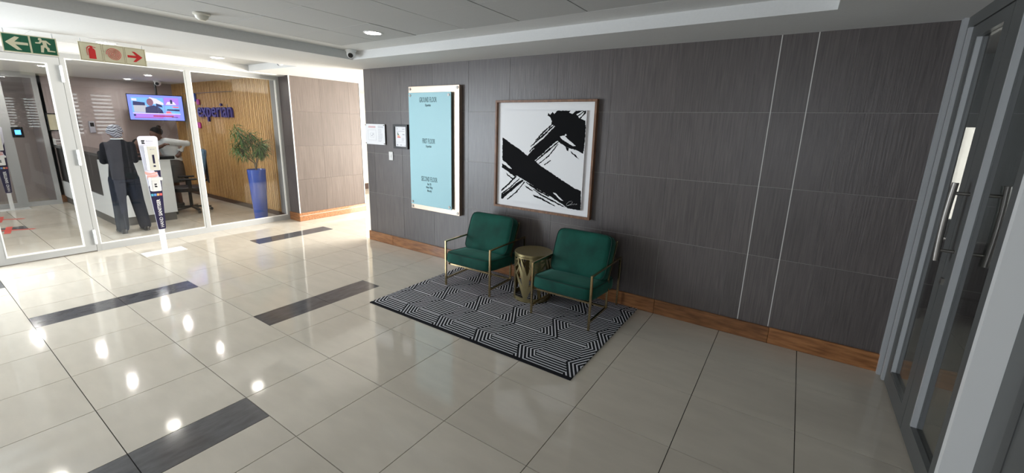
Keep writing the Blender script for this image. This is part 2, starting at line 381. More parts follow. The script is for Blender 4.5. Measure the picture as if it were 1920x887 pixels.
for a, b in zip(gx, gx[1:]):
    for c, d in zip(gy, gy[1:]): obj('ceiling_tile', B(a+.005, b-.005, d+.0015, c-.0015, ZC+random.uniform(-.0012, .0012), 2.634), 'ceiling_tile', ceil)
obj('tile_grid', B(-6.46, -5.04, -7.6, -.6, 2.634, 2.66), 'ceiling_grid', ceil)
for a, b in ((-6.45, -5.75), (-5.75, -5.05)):
    for k in range(12): obj('ceiling_tile', B(a+.003, b-.003, -.6-.6*(k+1)+.003, -.6-.6*k-.003, ZC, 2.634), 'ceiling_tile', ceil)
obj('reception_ceiling', B(-12.8, -6.70, -7.6, .2, 2.55, 2.76), 'plaster', ceil)

# ------------------------------------------------------------------ reception room behind the glass
struct('wall_reception_back', B(-11.75, -11.6, -2.22, .2, 0, 2.6), 'mauve_wall')
ws = struct('wall_slatted', B(-11.6, -6.70, .032, .2, 0, 2.6), 'slat_back')
bm = bmesh.new(); x = -11.58; k = 0
while x < -6.98:
    w = .030 + .002*math.sin(k*2.3); box(bm, x, x+w, .0 + .002*(k % 3), .034, .076, 2.55); x += .048; k += 1
o = obj('timber_slats', bm, 'slat_wood', ws); o['kind'] = 'stuff'
obj('end_board', B(-6.975, -6.87, -.002, .034, .12, 2.5), 'slat_wood', ws)
obj('skirting_board', B(-11.6, -6.72, -.03, .03, 0, .075), 'skirting_wood_dark', ws)
obj('picture_rail', CY((-10.9, -.012, 2.32), (-8.5, -.012, 2.32), .006, n=8), 'steel', ws)
struct('wall_lobby_south', B(-12.8, 4.6, -7.7, -7.6, 0, .45), 'white_wall')
struct('wall_lobby_west', B(-12.6, -12.45, -7.6, -2.22, 0, 2.6), 'mauve_wall')
struct('wall_lobby_return', B(-12.5, -11.6, -2.24, -2.12, 0, 2.6), 'mauve_wall')
bl = struct('baseboard_lobby', B(-11.6, -11.575, -2.2, -1.9, 0, .15), 'skirting_wood')

# ------------------------------------------------------------------ glazed partition between foyer and reception
PX0, PX1 = -6.72, -6.66
w1 = struct('window_1', B(PX0, PX1, -2.64, -.035, 0, .088), 'aluminium_white')
def P(name, y0, y1, z0, z1, m_='aluminium_white', parent=w1, x0=PX0, x1=PX1): return obj(name, B(x0, x1, y0, y1, z0, z1), m_, parent)
P('frame_head', -3.75, -.035, 2.462, 2.518); P('mullion', -1.392, -1.335, .088, 2.462); P('frame_post', -.085, -.035, .088, 2.462); P('frame_post', -2.682, -2.638, 0, 2.462)
for a, b in ((-2.638, -1.392), (-1.335, -.085)):
    P('pane', a, b, .088, 2.462, 'pane_clear', x0=-6.692, x1=-6.686)
    for q in ((a, b, .088, .100), (a, b, 2.452, 2.462), (a, a+.012, .100, 2.452), (b-.012, b, .100, 2.452)): P('glazing_bead', *q, 'trim_white', x0=-6.702, x1=-6.668)
d1 = struct('door_1', B(PX0+.008, PX1+.004, -3.575, -2.686, .012, .090), 'aluminium_white')
for q in ((-3.575, -2.686, 2.383, 2.458), (-3.575, -3.470, .090, 2.383), (-2.792, -2.686, .090, 2.383)): P('door_rail' if q[2] > 1 else 'door_stile', *q, parent=d1, x0=PX0+.008, x1=PX1+.004)
P('pane', -3.470, -2.792, .090, 2.383, 'pane_clear', d1, -6.692, -6.686)
for q in ((-3.470, -2.792, .090, .102), (-3.470, -2.792, 2.373, 2.383), (-3.470, -3.458, .102, 2.373), (-2.804, -2.792, .102, 2.373)): P('glazing_bead', *q, 'trim_white', d1, -6.702, -6.652)
for z in (2.27, 1.25, .20):
    h = obj('hinge', CY((-6.645, -2.684, z-.10), (-6.645, -2.684, z+.10), .011, n=12), 'white_plastic', d1, smooth='auto')
    for k in (-.066, 0, .066): obj('knuckle', CY((-6.645, -2.684, z+k-.027), (-6.645, -2.684, z+k+.027), .0145, n=12), 'white_plastic', h, smooth='auto')
# entrance glazing further along the same line
w2 = struct('window_2', B(PX0, PX1, -7.6, -3.62, 0, .088), 'aluminium_white')
P('frame_post', -3.62, -3.58, 0, 2.462, parent=w2); P('frame_head', -7.6, -3.75, 2.462, 2.518, parent=w2)
for y in (-4.9, -6.2, -7.55): P('mullion', y-.03, y+.03, .088, 2.462, parent=w2)
for a, b in ((-4.87, -3.62), (-6.17, -4.93), (-7.52, -6.23)): P('pane', a, b, .088, 2.462, 'pane_clear', w2, -6.692, -6.686)
# second glazed screen at the far side of the lobby
w3 = struct('window_3', B(-11.45, -11.39, -6.5, -2.2, 0, .085), 'aluminium_white')
for a, b in ((-2.27, -2.2), (-2.80, -2.66), (-3.75, -3.62), (-6.5, -6.43)): P('mullion', a, b, .085, 2.45, parent=w3, x0=-11.45, x1=-11.39)
P('frame_head', -6.5, -2.2, 2.45, 2.55, parent=w3, x0=-11.45, x1=-11.39)
for a, b in ((-2.66, -2.27), (-3.62, -2.80), (-6.43, -3.75)): P('pane', a, b, .085, 2.45, 'pane_clear', w3, -11.425, -11.419)
ws4 = struct('wall_south', B(-6.72, -.5, -7.7, -7.6, .45, 2.76), 'mauve_wall')
for q in ((-.5, 1.6, .45, .70), (-.5, 1.6, 2.40, 2.76), (1.6, 4.6, .45, 2.76)): obj('wall_panel', B(q[0], q[1], -7.7, -7.6, q[2], q[3]), 'mauve_wall', ws4)
w4 = struct('window_4', B(-.5, 1.6, -7.69, -7.61, .70, .76), 'aluminium_white')
for q in ((-.5, 1.6, 2.34, 2.40), (-.5, -.44, .76, 2.34), (.52, .58, .76, 2.34), (1.54, 1.6, .76, 2.34)): obj('window_frame', B(q[0], q[1], -7.69, -7.61, q[2], q[3]), 'aluminium_white', w4)
for q in ((-.44, .52), (.58, 1.54)): obj('pane', B(q[0], q[1], -7.653, -7.647, .76, 2.34), 'pane_clear', w4)

# ------------------------------------------------------------------ grey glazed doors on the right
DX0, DX1 = 1.735, 1.80
d2 = struct('door_2', B(1.712, 1.80, -.062, -.003, 0, 2.53), 'aluminium_light_grey')
def D(name, y0, y1, z0, z1, m_='aluminium_grey', x0=DX0, x1=DX1, parent=d2): return obj(name, B(x0, x1, y0, y1, z0, z1), m_, parent)
D('door_head', -1.50, -.062, 2.455, 2.53); D('frame_post', -.13, -.062, 0, 2.455); D('frame_post', -.165, -.13, .012, 2.455, 'aluminium_light_grey', 1.725)
D('door_stile', -.27, -.167, .012, 2.452, x0=1.742); D('door_stile', -.796, -.70, .012, 2.452, x0=1.742)
D('bottom_rail', -.70, -.27, .012, .137, x0=1.742); D('top_rail', -.70, -.27, 2.378, 2.452, x0=1.742)
D('pane', -.70, -.27, .137, 2.378, 'pane_smoked', 1.768, 1.775)
D('glazing_bead', -.282, -.27, .137, 2.378, 'aluminium_light_grey', 1.745, 1.768); D('gasket', -.70, -.694, .137, 2.378, 'gasket', 1.745, 1.768); D('glazing_bead', -.694, -.282, .137, .147, 'aluminium_grey', 1.745, 1.768)  # upright bead in lighter grey: light on the rebate put into its colour
D('meeting_gasket', -.802, -.796, .012, 2.452, 'gasket', 1.75, 1.79)
D('door_stile', -.945, -.802, .012, 2.452, x0=1.742); D('bottom_rail', -1.40, -.945, .012, .137, x0=1.742); D('top_rail', -1.40, -.945, 2.378, 2.452, x0=1.742); D('door_stile', -1.461, -1.385, .012, 2.452, x0=1.742)
D('stile_edge', -.962, -.945, .137, 2.378, 'aluminium_light_grey', 1.742, 1.775)  # same metal as the stile, coloured lighter for the light on this edge
D('pane', -1.385, -.962, .137, 2.378, 'pane_smoked', 1.768, 1.775)
D('white_post', -1.50, -1.462, 0, 2.455, 'white_plastic', 1.738, 1.842)
D('outer_frame', -2.9, -1.50, 0, 2.53, 'aluminium_grey', 1.842, 1.90); D('frame_step', -1.72, -1.66, 0, 2.53, 'aluminium_grey_dark', 1.838, 1.845)
D('lock_cylinder', -.862, -.835, .985, 1.02, 'steel', 1.73, 1.745)
def pull(x, sgn):
    y = -.895
    h = obj('pull_handle', tube(bmesh.new(), [(x+sgn*.006*math.sin(math.pi*k/12), y, 1.125+.43*k/12) for k in range(13)], .0145, 14), 'steel', d2, smooth='auto')
    for z in (1.185, 1.500): obj('standoff', CY((x, y, z), (1.742 if sgn < 0 else 1.80, y, z), .009, n=12), 'steel', h, smooth='auto')
pull(1.678, -1); pull(1.868, 1)
struct('wall_right', B(1.842, 1.95, -7.6, -2.9, 0, 2.76), 'wall_tile')
struct('wall_office_east', B(4.4, 4.5, -7.6, 5.1, 0, 2.76), 'dark_room')
struct('wall_office_south', B(1.95, 4.4, -3.1, -3.0, 0, 2.76), 'dark_room')
# the office behind: its own north wall with a bright window
wn = struct('wall_office_north', B(1.8, 2.15, 3.4, 3.5, 0, 2.76), 'dark_room')
for q in ((2.15, 2.76, 0, .78), (2.15, 2.76, 1.92, 2.76), (2.76, 4.4, 0, 2.76)): struct('wall_panel', B(q[0], q[1], 3.4, 3.5, q[2], q[3]), 'dark_room', wn)
wp5 = struct('window_5', B(2.15, 2.76, 3.44, 3.45, .78, 1.92), 'window_bright')
struct('wall_office_west', B(1.78, 1.82, .22, 3.5, 0, 2.76), 'dark_room')
w6 = struct('window_6', B(4.385, 4.398, -1.6, 1.1, 1.15, 2.42), 'window_blinds')
for k in range(11): obj('blind_slat', B(4.35, 4.384, -1.6, 1.1, 1.15+.116*k, 1.15+.116*k+.062), 'dark_room', w6)

# ================================================================== THINGS
# ------------------------------------------------------------------ rug
rug = obj('area_rug', B(-2.415, -.158, -1.555, -.026, .0005, .009, bev=.002), 'rug_weave'); tag(rug, 'black and white geometric zigzag striped rug lying under both green chairs', 'rug')

# ------------------------------------------------------------------ green velvet armchairs
def cushion(w, d, h, bev=.035, puff=.012):
    bm = bmesh.new(); box(bm, -w/2, w/2, -d/2, d/2, -h/2, h/2)
    bmesh.ops.subdivide_edges(bm, edges=bm.edges[:], cuts=9, use_grid_fill=True)
    for v in bm.verts:
        x, y, z = v.co.x/(w/2), v.co.y/(d/2), v.co.z/(h/2)
        k = (1-min(1, abs(x))**3)*(1-min(1, abs(y))**3)
        v.co.z += math.copysign(puff*k, z) if abs(z) > .99 else 0
        # rounded vertical corners and rolled edges
        c = (abs(x)**8+abs(y)**8)
        if c > 1: s = c**(-1/8); v.co.x *= s; v.co.y *= s
        e = max(abs(x), abs(y)); 
        v.co.x *= 1-.018*abs(z)**4*e; v.co.y *= 1-.018*abs(z)**4*e; v.co.z *= 1-.10*e**14
    return bm
def piping(w, d, z, r=.0045):
    pts = []
    for k in range(65):
        t = 2*math.pi*k/64; c, s = math.cos(t), math.sin(t); n = (abs(c)**8+abs(s)**8)**(-1/8)
        pts.append((c*n*w/2*.985, s*n*d/2*.985, z))
    return tube(bmesh.new(), pts, r, 6)
def armchair(loc, label, rz=0, w=.605):
    t = thing('armchair', label, 'chair', loc, rz, 'green velvet armchairs'); hw = w/2; zt = .520; b_ = .019
    for s in (-1, 1):
        x = s*hw
        obj('front_leg', B(x-b_/2, x+b_/2, -.37-b_/2, -.37+b_/2, .0, zt, bev=.0015), 'brass', t)
        obj('armrest', B(x-b_/2, x+b_/2, -.37+b_/2+.0004, .345, zt-.016, zt, bev=.0015), 'brass', t)
        obj('rear_leg', B(x-b_/2, x+b_/2, .326, .345, .0, zt-.0165, bev=.0015), 'brass', t)
        obj('side_runner', B(x-b_/2, x+b_/2, -.36, .045, .070, .088, bev=.0015), 'brass', t)
        bm = bmesh.new(); bar(bm, (x, .036, .089), (x, .036, .36), b_, b_, (0, 1, 0)); bar(bm, (x, .036, .35), (x, .205, .71), b_, .012, (1, 0, 0))
        obj('back_post', bm, 'brass', t)
    obj('cross_bar', B(-hw+b_/2, hw-b_/2, .026, .046, .070, .088, bev=.0015), 'brass', t)
    obj('seat_support', B(-hw+b_/2, hw-b_/2, -.34, -.32, .238, .254), 'brass', t)
    obj('seat_support', B(-hw+b_/2, hw-b_/2, .03, .05, .238, .254), 'brass', t)
    obj('back_rail', B(-hw+b_/2, hw-b_/2, .150, .165, .56, .58), 'brass', t)
    se = obj('seat_cushion', cushion(w+.02, .62, .115), 'velvet', t, (0, -.085, .312), smooth=True)
    se.rotation_euler = (math.radians(-4.5), 0, 0)
    obj('piping', piping(w+.012, .612, .052), 'velvet_dark', se); obj('piping', piping(w+.012, .612, -.052), 'velvet_dark', se)
    bk = obj('back_cushion', cushion(w-.005, .46, .115, puff=.018), 'velvet', t, (0, .075, .555), smooth=True)
    bk.rotation_euler = (math.radians(68), 0, 0)
    obj('piping', piping(w-.012, .452, .052), 'velvet_dark', bk); obj('piping', piping(w-.012, .452, -.052), 'velvet_dark', bk)
    return t
armchair((-1.845, -.345, .009), 'green velvet brass-framed armchair beneath the gap between directory board and framed art', .03)
armchair((-.668, -.400, .009), 'green velvet brass-framed armchair nearest the grey glass doors', .0)

# ------------------------------------------------------------------ drum side table with leaf fretwork
def side_table():
    t = thing('side_table', 'round gold metal drum side table with cut-out palm leaf pattern', 'table', (-1.185, -.405, .009)); R_, H = .198, .508
    obj('table_top', lathe(bmesh.new(), [(R_-.004, H-.030), (R_, H-.026), (R_, H-.003), (R_-.003, H), (R_-.012, H-.002), (0.001, H-.002)], 56), 'table_gold', t, smooth='auto')
    def ring(z0, z1):
        bm = bmesh.new(); n = 56
        q = [[bm.verts.new((r*math.cos(2*math.pi*i/n), r*math.sin(2*math.pi*i/n), z)) for i in range(n)] for r, z in ((R_, z0), (R_, z1), (R_-.004, z1), (R_-.004, z0))]
        for a in range(4):
            for i in range(n): bm.faces.new((q[a][i], q[a][(i+1) % n], q[(a+1) % 4][(i+1) % n], q[(a+1) % 4][i]))
        return bm
    obj('base_ring', ring(0, .042), 'table_gold', t, smooth='auto')
    obj('top_ring', ring(H-.045, H-.030), 'table_gold', t, smooth='auto')
    def blade(a0, z0, a1, z1, w, bend):          # one leaf blade wrapped on the drum, angles in radians
        bm = bmesh.new(); L_, R2 = [], []; n = 10
        dz, da = z1-z0, (a1-a0)*R_; ln = math.hypot(dz, da); px, pz = -dz/ln, da/ln
        for layer in (R_, R_-.003):
            row = []
            for k in range(n+1):
                f = k/n; hw = w*math.sin(math.pi*(.10+.86*f))**.8/2; off = bend*math.sin(math.pi*f)
                s, z = a0*R_+da*f+px*off, z0+dz*f+pz*off
                for sg in (-1, 1):
                    aa, zz = (s+sg*px*hw)/R_, min(H-.03, max(.004, z+sg*pz*hw)); row.append(bm.verts.new((layer*math.cos(aa), layer*math.sin(aa), zz)))
            L_.append(row)
        a, b = L_
        for k in range(n):
            bm.faces.new((a[2*k], a[2*k+1], a[2*k+3], a[2*k+2])); bm.faces.new((b[2*k], b[2*k+2], b[2*k+3], b[2*k+1]))
            bm.faces.new((a[2*k], a[2*k+2], b[2*k+2], b[2*k])); bm.faces.new((a[2*k+1], b[2*k+1], b[2*k+3], a[2*k+3]))
        return bm
    def plant(a):
        for da, zt, w, bd in ((-.78, .33, .036, -.02), (-.58, .455, .040, -.028), (-.34, .472, .040, -.03), (-.10, .38, .044, -.02), (.16, .28, .044, .0), (.36, .40, .038, .02), (.58, .24, .036, .02)):
            obj('leaf_blade', blade(a, .012, a+da, zt, w, bd), 'table_gold', t, smooth='auto')
        s = a+.80
        obj('palm_stem', blade(s, .02, s-.06, .475, .044, .012), 'table_gold', t, smooth='auto')
        for k in range(6):
            z = .235+.04*k; obj('palm_leaflet', blade(s-.03, z, s-.62, min(.474, z+.13), .024, .014), 'table_gold', t, smooth='auto')
            if k % 2: obj('palm_leaflet', blade(s-.03, z, s+.34, min(.474, z+.10), .022, -.012), 'table_gold', t, smooth='auto')
    for k in range(4): plant(-1.42+k*math.pi/2)
side_table()

# ------------------------------------------------------------------ directory board
t = thing('directory_board', 'tall building directory of pale blue glass on a brushed metal backing', 'sign', (-2.955, 0, .642))
obj('backing_board', B(-.445, .437, -.055, -.001, 0, 1.617, bev=.003), 'brushed_silver', t)
gp = obj('glass_panel', B(-.408, .335, -.092, -.080, .070, 1.535, bev=.002), 'sign_glass_blue', t)
for x, z in ((-.415, .03), (.405, .03), (-.415, 1.585), (.405, 1.585)): obj('screw_cap', CY((x, -.062, z), (x, -.0555, z), .017, n=18), 'steel', t, smooth='auto')
for x, z in ((-.375, .105), (.300, .105), (-.375, 1.500), (.300, 1.500)): obj('standoff', CY((x, -.100, z), (x, -.0555, z), .016, n=18), 'steel', t, smooth='auto')
for s, z, sz, sx in (('GROUND FLOOR', 1.415, .088, .44), ('Experian', 1.365, .042, .68), ('FIRST FLOOR', .900, .088, .44), ('Experian', .850, .042, .68), ('SECOND FLOOR', .405, .088, .44), ('Inv 78', .355, .042, .68), ('New Way', .312, .042, .68), ('Moody', .266, .042, .68)):
    text('lettering', s, sz, 'sign_text', gp, (-.055, -.0925, z), sx=sx, ext=.0008, offset=.0012)
# ------------------------------------------------------------------ evacuation plan, framed certificate, switch
t = thing('evacuation_plan', 'white evacuation floor plan behind clear acrylic beside the wall corner', 'notice', (-4.165, 0, 1.478))
obj('paper_sheet', B(-.215, .220, -.022, -.018, .0, .290), 'paper', t); obj('backing_block', B(-.20, .205, -.0175, -.001, .015, .275), 'black_frame', t)
for x, z in ((-.20, .015), (.205, .015), (-.20, .275), (.205, .275)): obj('standoff', CY((x, -.030, z), (x, -.0225, z), .008, n=12), 'steel', t)
bm = bmesh.new()
for q in ((-.15, .03, .205, .207), (-.15, .03, .06, .062), (-.15, -.148, .06, .205), (.028, .03, .06, .205), (-.10, -.02, .10, .102), (-.10, -.02, .16, .162), (-.10, -.098, .10, .16), (-.02, -.018, .10, .16), (-.075, -.055, .118, .132), (-.05, -.03, .14, .152)): box(bm, q[0], q[1], -.0228, -.0221, q[2], q[3])
for k in range(9): box(bm, .075, .075+.10*random.uniform(.6, 1), -.0228, -.0221, .045+.021*k, .050+.021*k)
for k in range(2): box(bm, .075, .19, -.0228, -.0221, .24+.02*k, .246+.02*k)
obj('plan_lines', bm, 'print_grey', t)['kind'] = 'stuff'; obj('header_print', B(-.14, .02, -.0228, -.0221, .235, .262), 'print_pink', t)
t = thing('framed_certificate', 'black framed energy certificate with a rainbow triangle next to the evacuation plan', 'frame', (-3.625, 0, 1.441))
bm = bmesh.new()
for q in ((-.142, .146, 0, .030), (-.142, .146, .301, .331), (-.142, -.112, .030, .301), (.116, .146, .030, .301)): box(bm, q[0], q[1], -.026, -.001, q[2], q[3])
obj('frame_moulding', bm, 'black_frame', t); obj('certificate_sheet', B(-.112, .116, -.012, -.002, .030, .301), 'paper', t)
for k, c in enumerate(('sq_red', 'sq_orange', 'sign_cream', 'tape_red')[::-1]):
    pass
for k, (c, w) in enumerate((('leaf', .018), ('sign_green', .030), ('sq_orange', .046), ('sq_red', .062))): obj('rating_bar', B(-.068, -.068+w, -.0128, -.0121, .205-.018*k, .219-.018*k), c, t)
bm = bmesh.new()
for q in ((-.075, .08, .235, .240), (-.075, -.06, .265, .275), (.03, .08, .262, .270), (.035, .075, .19, .202), (.02, .07, .125, .129), (.02, .06, .11, .114), (.02, .07, .14, .144), (-.08, .08, .09, .092), (-.085, -.06, .045, .060), (-.01, .01, .045, .058), (.075, .09, .045, .052)): box(bm, q[0], q[1], -.0128, -.0121, q[2], q[3])
obj('print_lines', bm, 'print_grey', t)['kind'] = 'stuff'
t = thing('light_switch', 'white light switch plate below the framed certificate', 'switch', (-3.850, 0, 1.268))
obj('cover_plate', B(-.043, .043, -.010, -.0005, 0, .120, bev=.003), 'white_plastic', t); obj('rocker', B(-.014, .014, -.015, -.0105, .040, .080, bev=.002), 'white_plastic', t)

# ------------------------------------------------------------------ large framed abstract painting
t = thing('framed_art', 'large square walnut-framed painting of crossing black brush strokes on white', 'painting', (-1.358, 0, .848)); AW, AH = 1.240, 1.222
for q in ((-AW/2, AW/2, 0, .024), (-AW/2, AW/2, AH-.024, AH), (-AW/2, -AW/2+.024, .0242, AH-.0242), (AW/2-.024, AW/2, .0242, AH-.0242)): obj('frame_side', B(q[0], q[1], -.052, -.001, q[2], q[3], bev=.0015), 'walnut', t)
obj('mount_board', B(-AW/2+.0242, AW/2-.0242, -.018, -.002, .0242, AH-.0242), 'canvas_white', t)
cv = obj('canvas', B(-.520, .512, -.040, -.0185, .090, 1.112), 'canvas_white', t)
CW0, CW1, CZ0, CZ1 = -.520, .512, .090, 1.112
QC = [(75, 35), (770, 40), (706, 846), (58, 765)]        # canvas corners in the traced outline's own units
def bil(px, py):
    # invert the (nearly affine) quad by Newton iterations -> canvas coordinates
    u = v = .5
    for _ in range(8):
        f = lambda a, b: ((1-a)*(1-b)*QC[0][0]+a*(1-b)*QC[1][0]+a*b*QC[2][0]+(1-a)*b*QC[3][0], (1-a)*(1-b)*QC[0][1]+a*(1-b)*QC[1][1]+a*b*QC[2][1]+(1-a)*b*QC[3][1])
        x0, y0 = f(u, v); e = 1e-4; xu, yu = f(u+e, v); xv, yv = f(u, v+e)
        a, c, b, d = (xu-x0)/e, (yu-y0)/e, (xv-x0)/e, (yv-y0)/e; det = a*d-b*c; rx, ry = px-x0, py-y0
        u += (d*rx-b*ry)/det; v += (-c*rx+a*ry)/det
    u, v = min(1, max(0, u)), min(1, max(0, v))
    return (CW0+(CW1-CW0)*u, CZ1-(CZ1-CZ0)*v)
def rough(poly, step=9, amp=2.6):
    out = []
    for (a, b), (c, d) in zip(poly, poly[1:]+poly[:1]):
        n = max(1, int(math.hypot(c-a, d-b)/step))
        for k in range(n):
            f = k/n; j = amp if 0 < k else 0
            out.append((a+(c-a)*f+random.uniform(-j, j), b+(d-b)*f+random.uniform(-j, j)))
    return out
def strokes(polys, lay, amp=2.6):
    bm = bmesh.new()
    for q in polys:
        pts = [bil(*p) for p in (rough(q, amp=amp) if amp else q)]
        vs = [bm.verts.new((x, lay, z)) for x, z in pts]
        try: f = bm.faces.new(vs); f.normal_update(); bmesh.ops.triangulate(bm, faces=[f], quad_method='FIXED', ngon_method='EAR_CLIP')
        except ValueError: pass
    return bm
ink = [[(72, 250), (95, 262), (180, 318), (235, 352), (293, 398), (350, 428), (380, 462), (500, 545), (600, 615), (670, 665), (712, 680), (706, 846), (615, 832), (520, 762), (430, 705), (370, 668), (330, 640), (250, 592), (170, 548), (120, 498), (70, 430)],
       [(66, 462), (100, 478), (150, 512), (200, 566), (180, 572), (120, 528), (66, 498)],
       [(293, 398), (330, 360), (420, 270), (490, 195), (530, 165), (560, 140), (640, 180), (575, 262), (530, 282), (470, 336), (400, 400), (352, 440), (340, 440)],
       [(495, 145), (500, 120), (485, 90), (465, 78), (470, 55), (488, 72), (505, 48), (520, 66), (545, 40), (648, 40), (636, 56), (660, 66), (684, 40), (765, 40), (762, 62), (722, 102), (758, 118), (752, 250), (736, 378), (690, 352), (640, 337), (600, 320), (550, 285), (540, 262), (560, 240), (588, 232), (612, 252), (626, 262), (600, 190), (530, 165)],
       [(600, 240), (760, 150), (745, 300), (735, 376), (690, 340), (640, 300)],
       [(600, 318), (630, 338), (625, 360), (612, 352)], [(640, 358), (680, 388), (706, 424), (690, 412), (650, 378)],
       [(57, 730), (120, 690), (200, 625), (245, 596), (262, 604), (180, 672), (110, 728), (70, 762), (57, 758)],
       [(57, 684), (120, 632), (185, 566), (200, 572), (130, 640), (57, 700)], [(60, 716), (150, 650), (220, 585), (226, 590), (150, 662), (60, 728)], [(110, 762), (190, 700), (265, 612), (272, 616), (196, 708), (120, 768)],
       [(362, 272), (430, 200), (500, 142), (506, 148), (436, 210), (366, 280)], [(320, 320), (420, 232), (512, 150), (518, 156), (430, 242), (325, 326)], [(330, 338), (440, 250), (524, 162), (534, 168), (450, 262), (335, 350)],
       [(310, 365), (336, 330), (342, 336), (316, 370)], [(360, 440), (450, 360), (545, 282), (552, 288), (458, 372), (366, 446)], [(385, 462), (470, 392), (545, 300), (549, 304), (476, 398), (390, 466)], [(430, 470), (485, 432), (488, 438), (436, 476)],
       [(270, 612), (330, 640), (400, 690), (470, 730), (465, 738), (390, 700), (320, 652)], [(320, 660), (400, 712), (480, 756), (560, 800), (600, 826), (560, 812), (470, 764), (395, 724)], [(335, 722), (400, 742), (450, 772), (520, 816), (500, 812), (440, 780), (390, 754), (350, 742)], [(260, 640), (300, 660), (340, 690), (330, 692), (290, 668)],
       [(102, 536), (130, 560), (172, 590), (160, 594), (112, 556)]]
for k, q in enumerate(ink): obj('brush_stroke', strokes([q], -.0404-.00003*k), 'ink_black', cv)
chips = [[(562, 240), (590, 234), (612, 250), (640, 278), (682, 316), (660, 318), (600, 280), (570, 256)], [(70, 436), (100, 452), (130, 480), (158, 508), (130, 502), (90, 470)], [(704, 84), (740, 58), (752, 50), (730, 84), (712, 100)], [(640, 58), (660, 44), (690, 42), (668, 62)], [(690, 70), (735, 44), (742, 50), (700, 78)], [(500, 700), (520, 705), (580, 770), (560, 765)], [(410, 706), (470, 742), (466, 746), (420, 722)]]
for q in chips: obj('bare_canvas_fleck', strokes([q], -.0412, 2), 'canvas_white', cv)
sg = [(602, 806), (606, 790), (622, 774), (640, 768), (650, 774), (640, 790), (618, 806), (606, 808), (622, 802), (645, 798), (652, 790), (654, 800), (664, 788), (666, 798), (678, 790), (674, 796), (682, 792)]
obj('signature', tube(bmesh.new(), [(bil(*p)[0], -.0416, bil(*p)[1]) for p in sg], .0012, 5), 'canvas_white', cv)

# ------------------------------------------------------------------ hand sanitiser stands
def sanitiser(loc, label):
    t = thing('sanitiser_stand', label, 'sanitiser stand', loc, 0, 'hand sanitiser stands')
    obj('base_plate', B(-.13, .10, -.225, .225, .0, .008, bev=.002), 'white_plastic', t)
    obj('post', B(-.025, .025, -.026, .026, .008, .36, bev=.004), 'white_plastic', t)
    def hw(z): return .041 + (z-.33)*.0505
    r = .035; top = 1.545
    prof = [(-hw(.33)+.012, .322), (hw(.33)-.012, .322), (hw(.335), .335)]
    prof += [(hw(top)-r+r*math.cos(a), top-r+r*math.sin(a)) for a in [k*math.pi/16 for k in range(9)]]
    prof += [(-hw(top)+r-r*math.sin(a), top-r+r*math.cos(a)) for a in [k*math.pi/16 for k in range(9)]] + [(-hw(.335), .335)]
    pn = obj('panel', PR(prof, 'x', .026, .034), 'lavender', t)
    navy = [(-hw(.34)+.008, .326), (hw(.34)-.008, .326), (hw(.34), .34), (hw(1.26)-.0005, 1.26), (hw(1.2)-.022, 1.19), (.050, 1.13), (.010, 1.10), (.045, 1.07), (.055, 1.02), (.02, .97), (-.04, .95), (-hw(.90)+.0005, .90), (-hw(.34), .34)]
    obj('navy_print', PR(navy, 'x', .0342, .0346), 'navy', pn)
    hand1 = [(-.085, 1.10), (-.055, 1.085), (-.02, 1.075), (.04, 1.088), (.048, 1.075), (.015, 1.062), (-.03, 1.052), (-.06, 1.05), (-.085, 1.07)]
    hand2 = [(-.068, 1.045), (-.02, 1.05), (.03, 1.06), (.048, 1.05), (.04, 1.03), (.0, 1.018), (-.04, 1.012), (-.066, .995)]
    for h in (hand1, hand2): obj('hand_print', PR(h, 'x', .0347, .0351), 'skin_print', pn)
    for k, c in enumerate(('sq_teal', 'sq_blue', 'sq_orange', 'sq_red')): obj('icon_square', B(.0347, .0351, -.058+.030*k, -.033+.030*k, .775, .805), c, pn)
    text('lettering', 'HAND', .052, 'white_plastic', pn, (.0349, .024, .350), '+x_up', align='LEFT', sx=.92, ext=.0004)
    text('lettering', 'SANITISER', .052, 'white_plastic', pn, (.0349, .024, .508), '+x_up', align='LEFT', sx=.92, ext=.0004, offset=.0012)
    # maker's mark: two dark blocks and a name
    obj('emblem', PR([(-.070, 1.492), (-.035, 1.492), (-.035, 1.480), (-.046, 1.472), (-.070, 1.476)], 'x', .0342, .0348), 'ink_black', pn)
    obj('emblem', PR([(-.070, 1.468), (-.048, 1.468), (-.034, 1.458), (-.034, 1.448), (-.064, 1.448)], 'x', .0342, .0348), 'ink_black', pn)
    text('lettering', 'Bidvest', .024, 'print_grey', pn, (.0345, -.022, 1.474), '+x', align='LEFT', ext=.0004)
    obj('rule_line', B(.0342, .0346, -.022, .055, 1.456, 1.459), 'print_grey', pn); obj('rule_line', B(.0342, .0346, -.08, .085, 1.432, 1.434), 'print_grey', pn)
    ds = obj('dispenser', B(.0348, .135, -.055, .055, 1.115, 1.425, bev=.010, seg=2), 'white_plastic', t)
    obj('front_cover', B(.1352, .138, -.048, .048, 1.125, 1.415), 'cream_plastic', ds)
    obj('level_window', B(.1382, .1395, -.010, .010, 1.205, 1.315), 'navy', ds); obj('key_lock', CY((.138, 0, 1.172), (.141, 0, 1.172), .011, n=16), 'navy', ds)
    obj('emblem', B(.1382, .139, -.022, -.008, 1.378, 1.388), 'print_grey', ds); obj('rule_line', B(.1382, .139, -.004, .024, 1.380, 1.386), 'print_grey', ds)
    tr = obj('drip_cup', B(.0352, .120, -.062, .040, .845, 1.000, bev=.014, seg=2), 'white_plastic', t)
    obj('cup_rim', B(.0352, .130, -.062, .062, .985, 1.022, bev=.006), 'white_plastic', tr)
    for q in ([(-.030, .945), (-.004, .945), (-.004, .935), (-.012, .928), (-.030, .930)], [(-.030, .920), (-.014, .920), (-.002, .910), (-.002, .900), (-.026, .900)]): obj('emblem', PR(q, 'x', .1202, .1210), 'ink_black', tr)
    return t
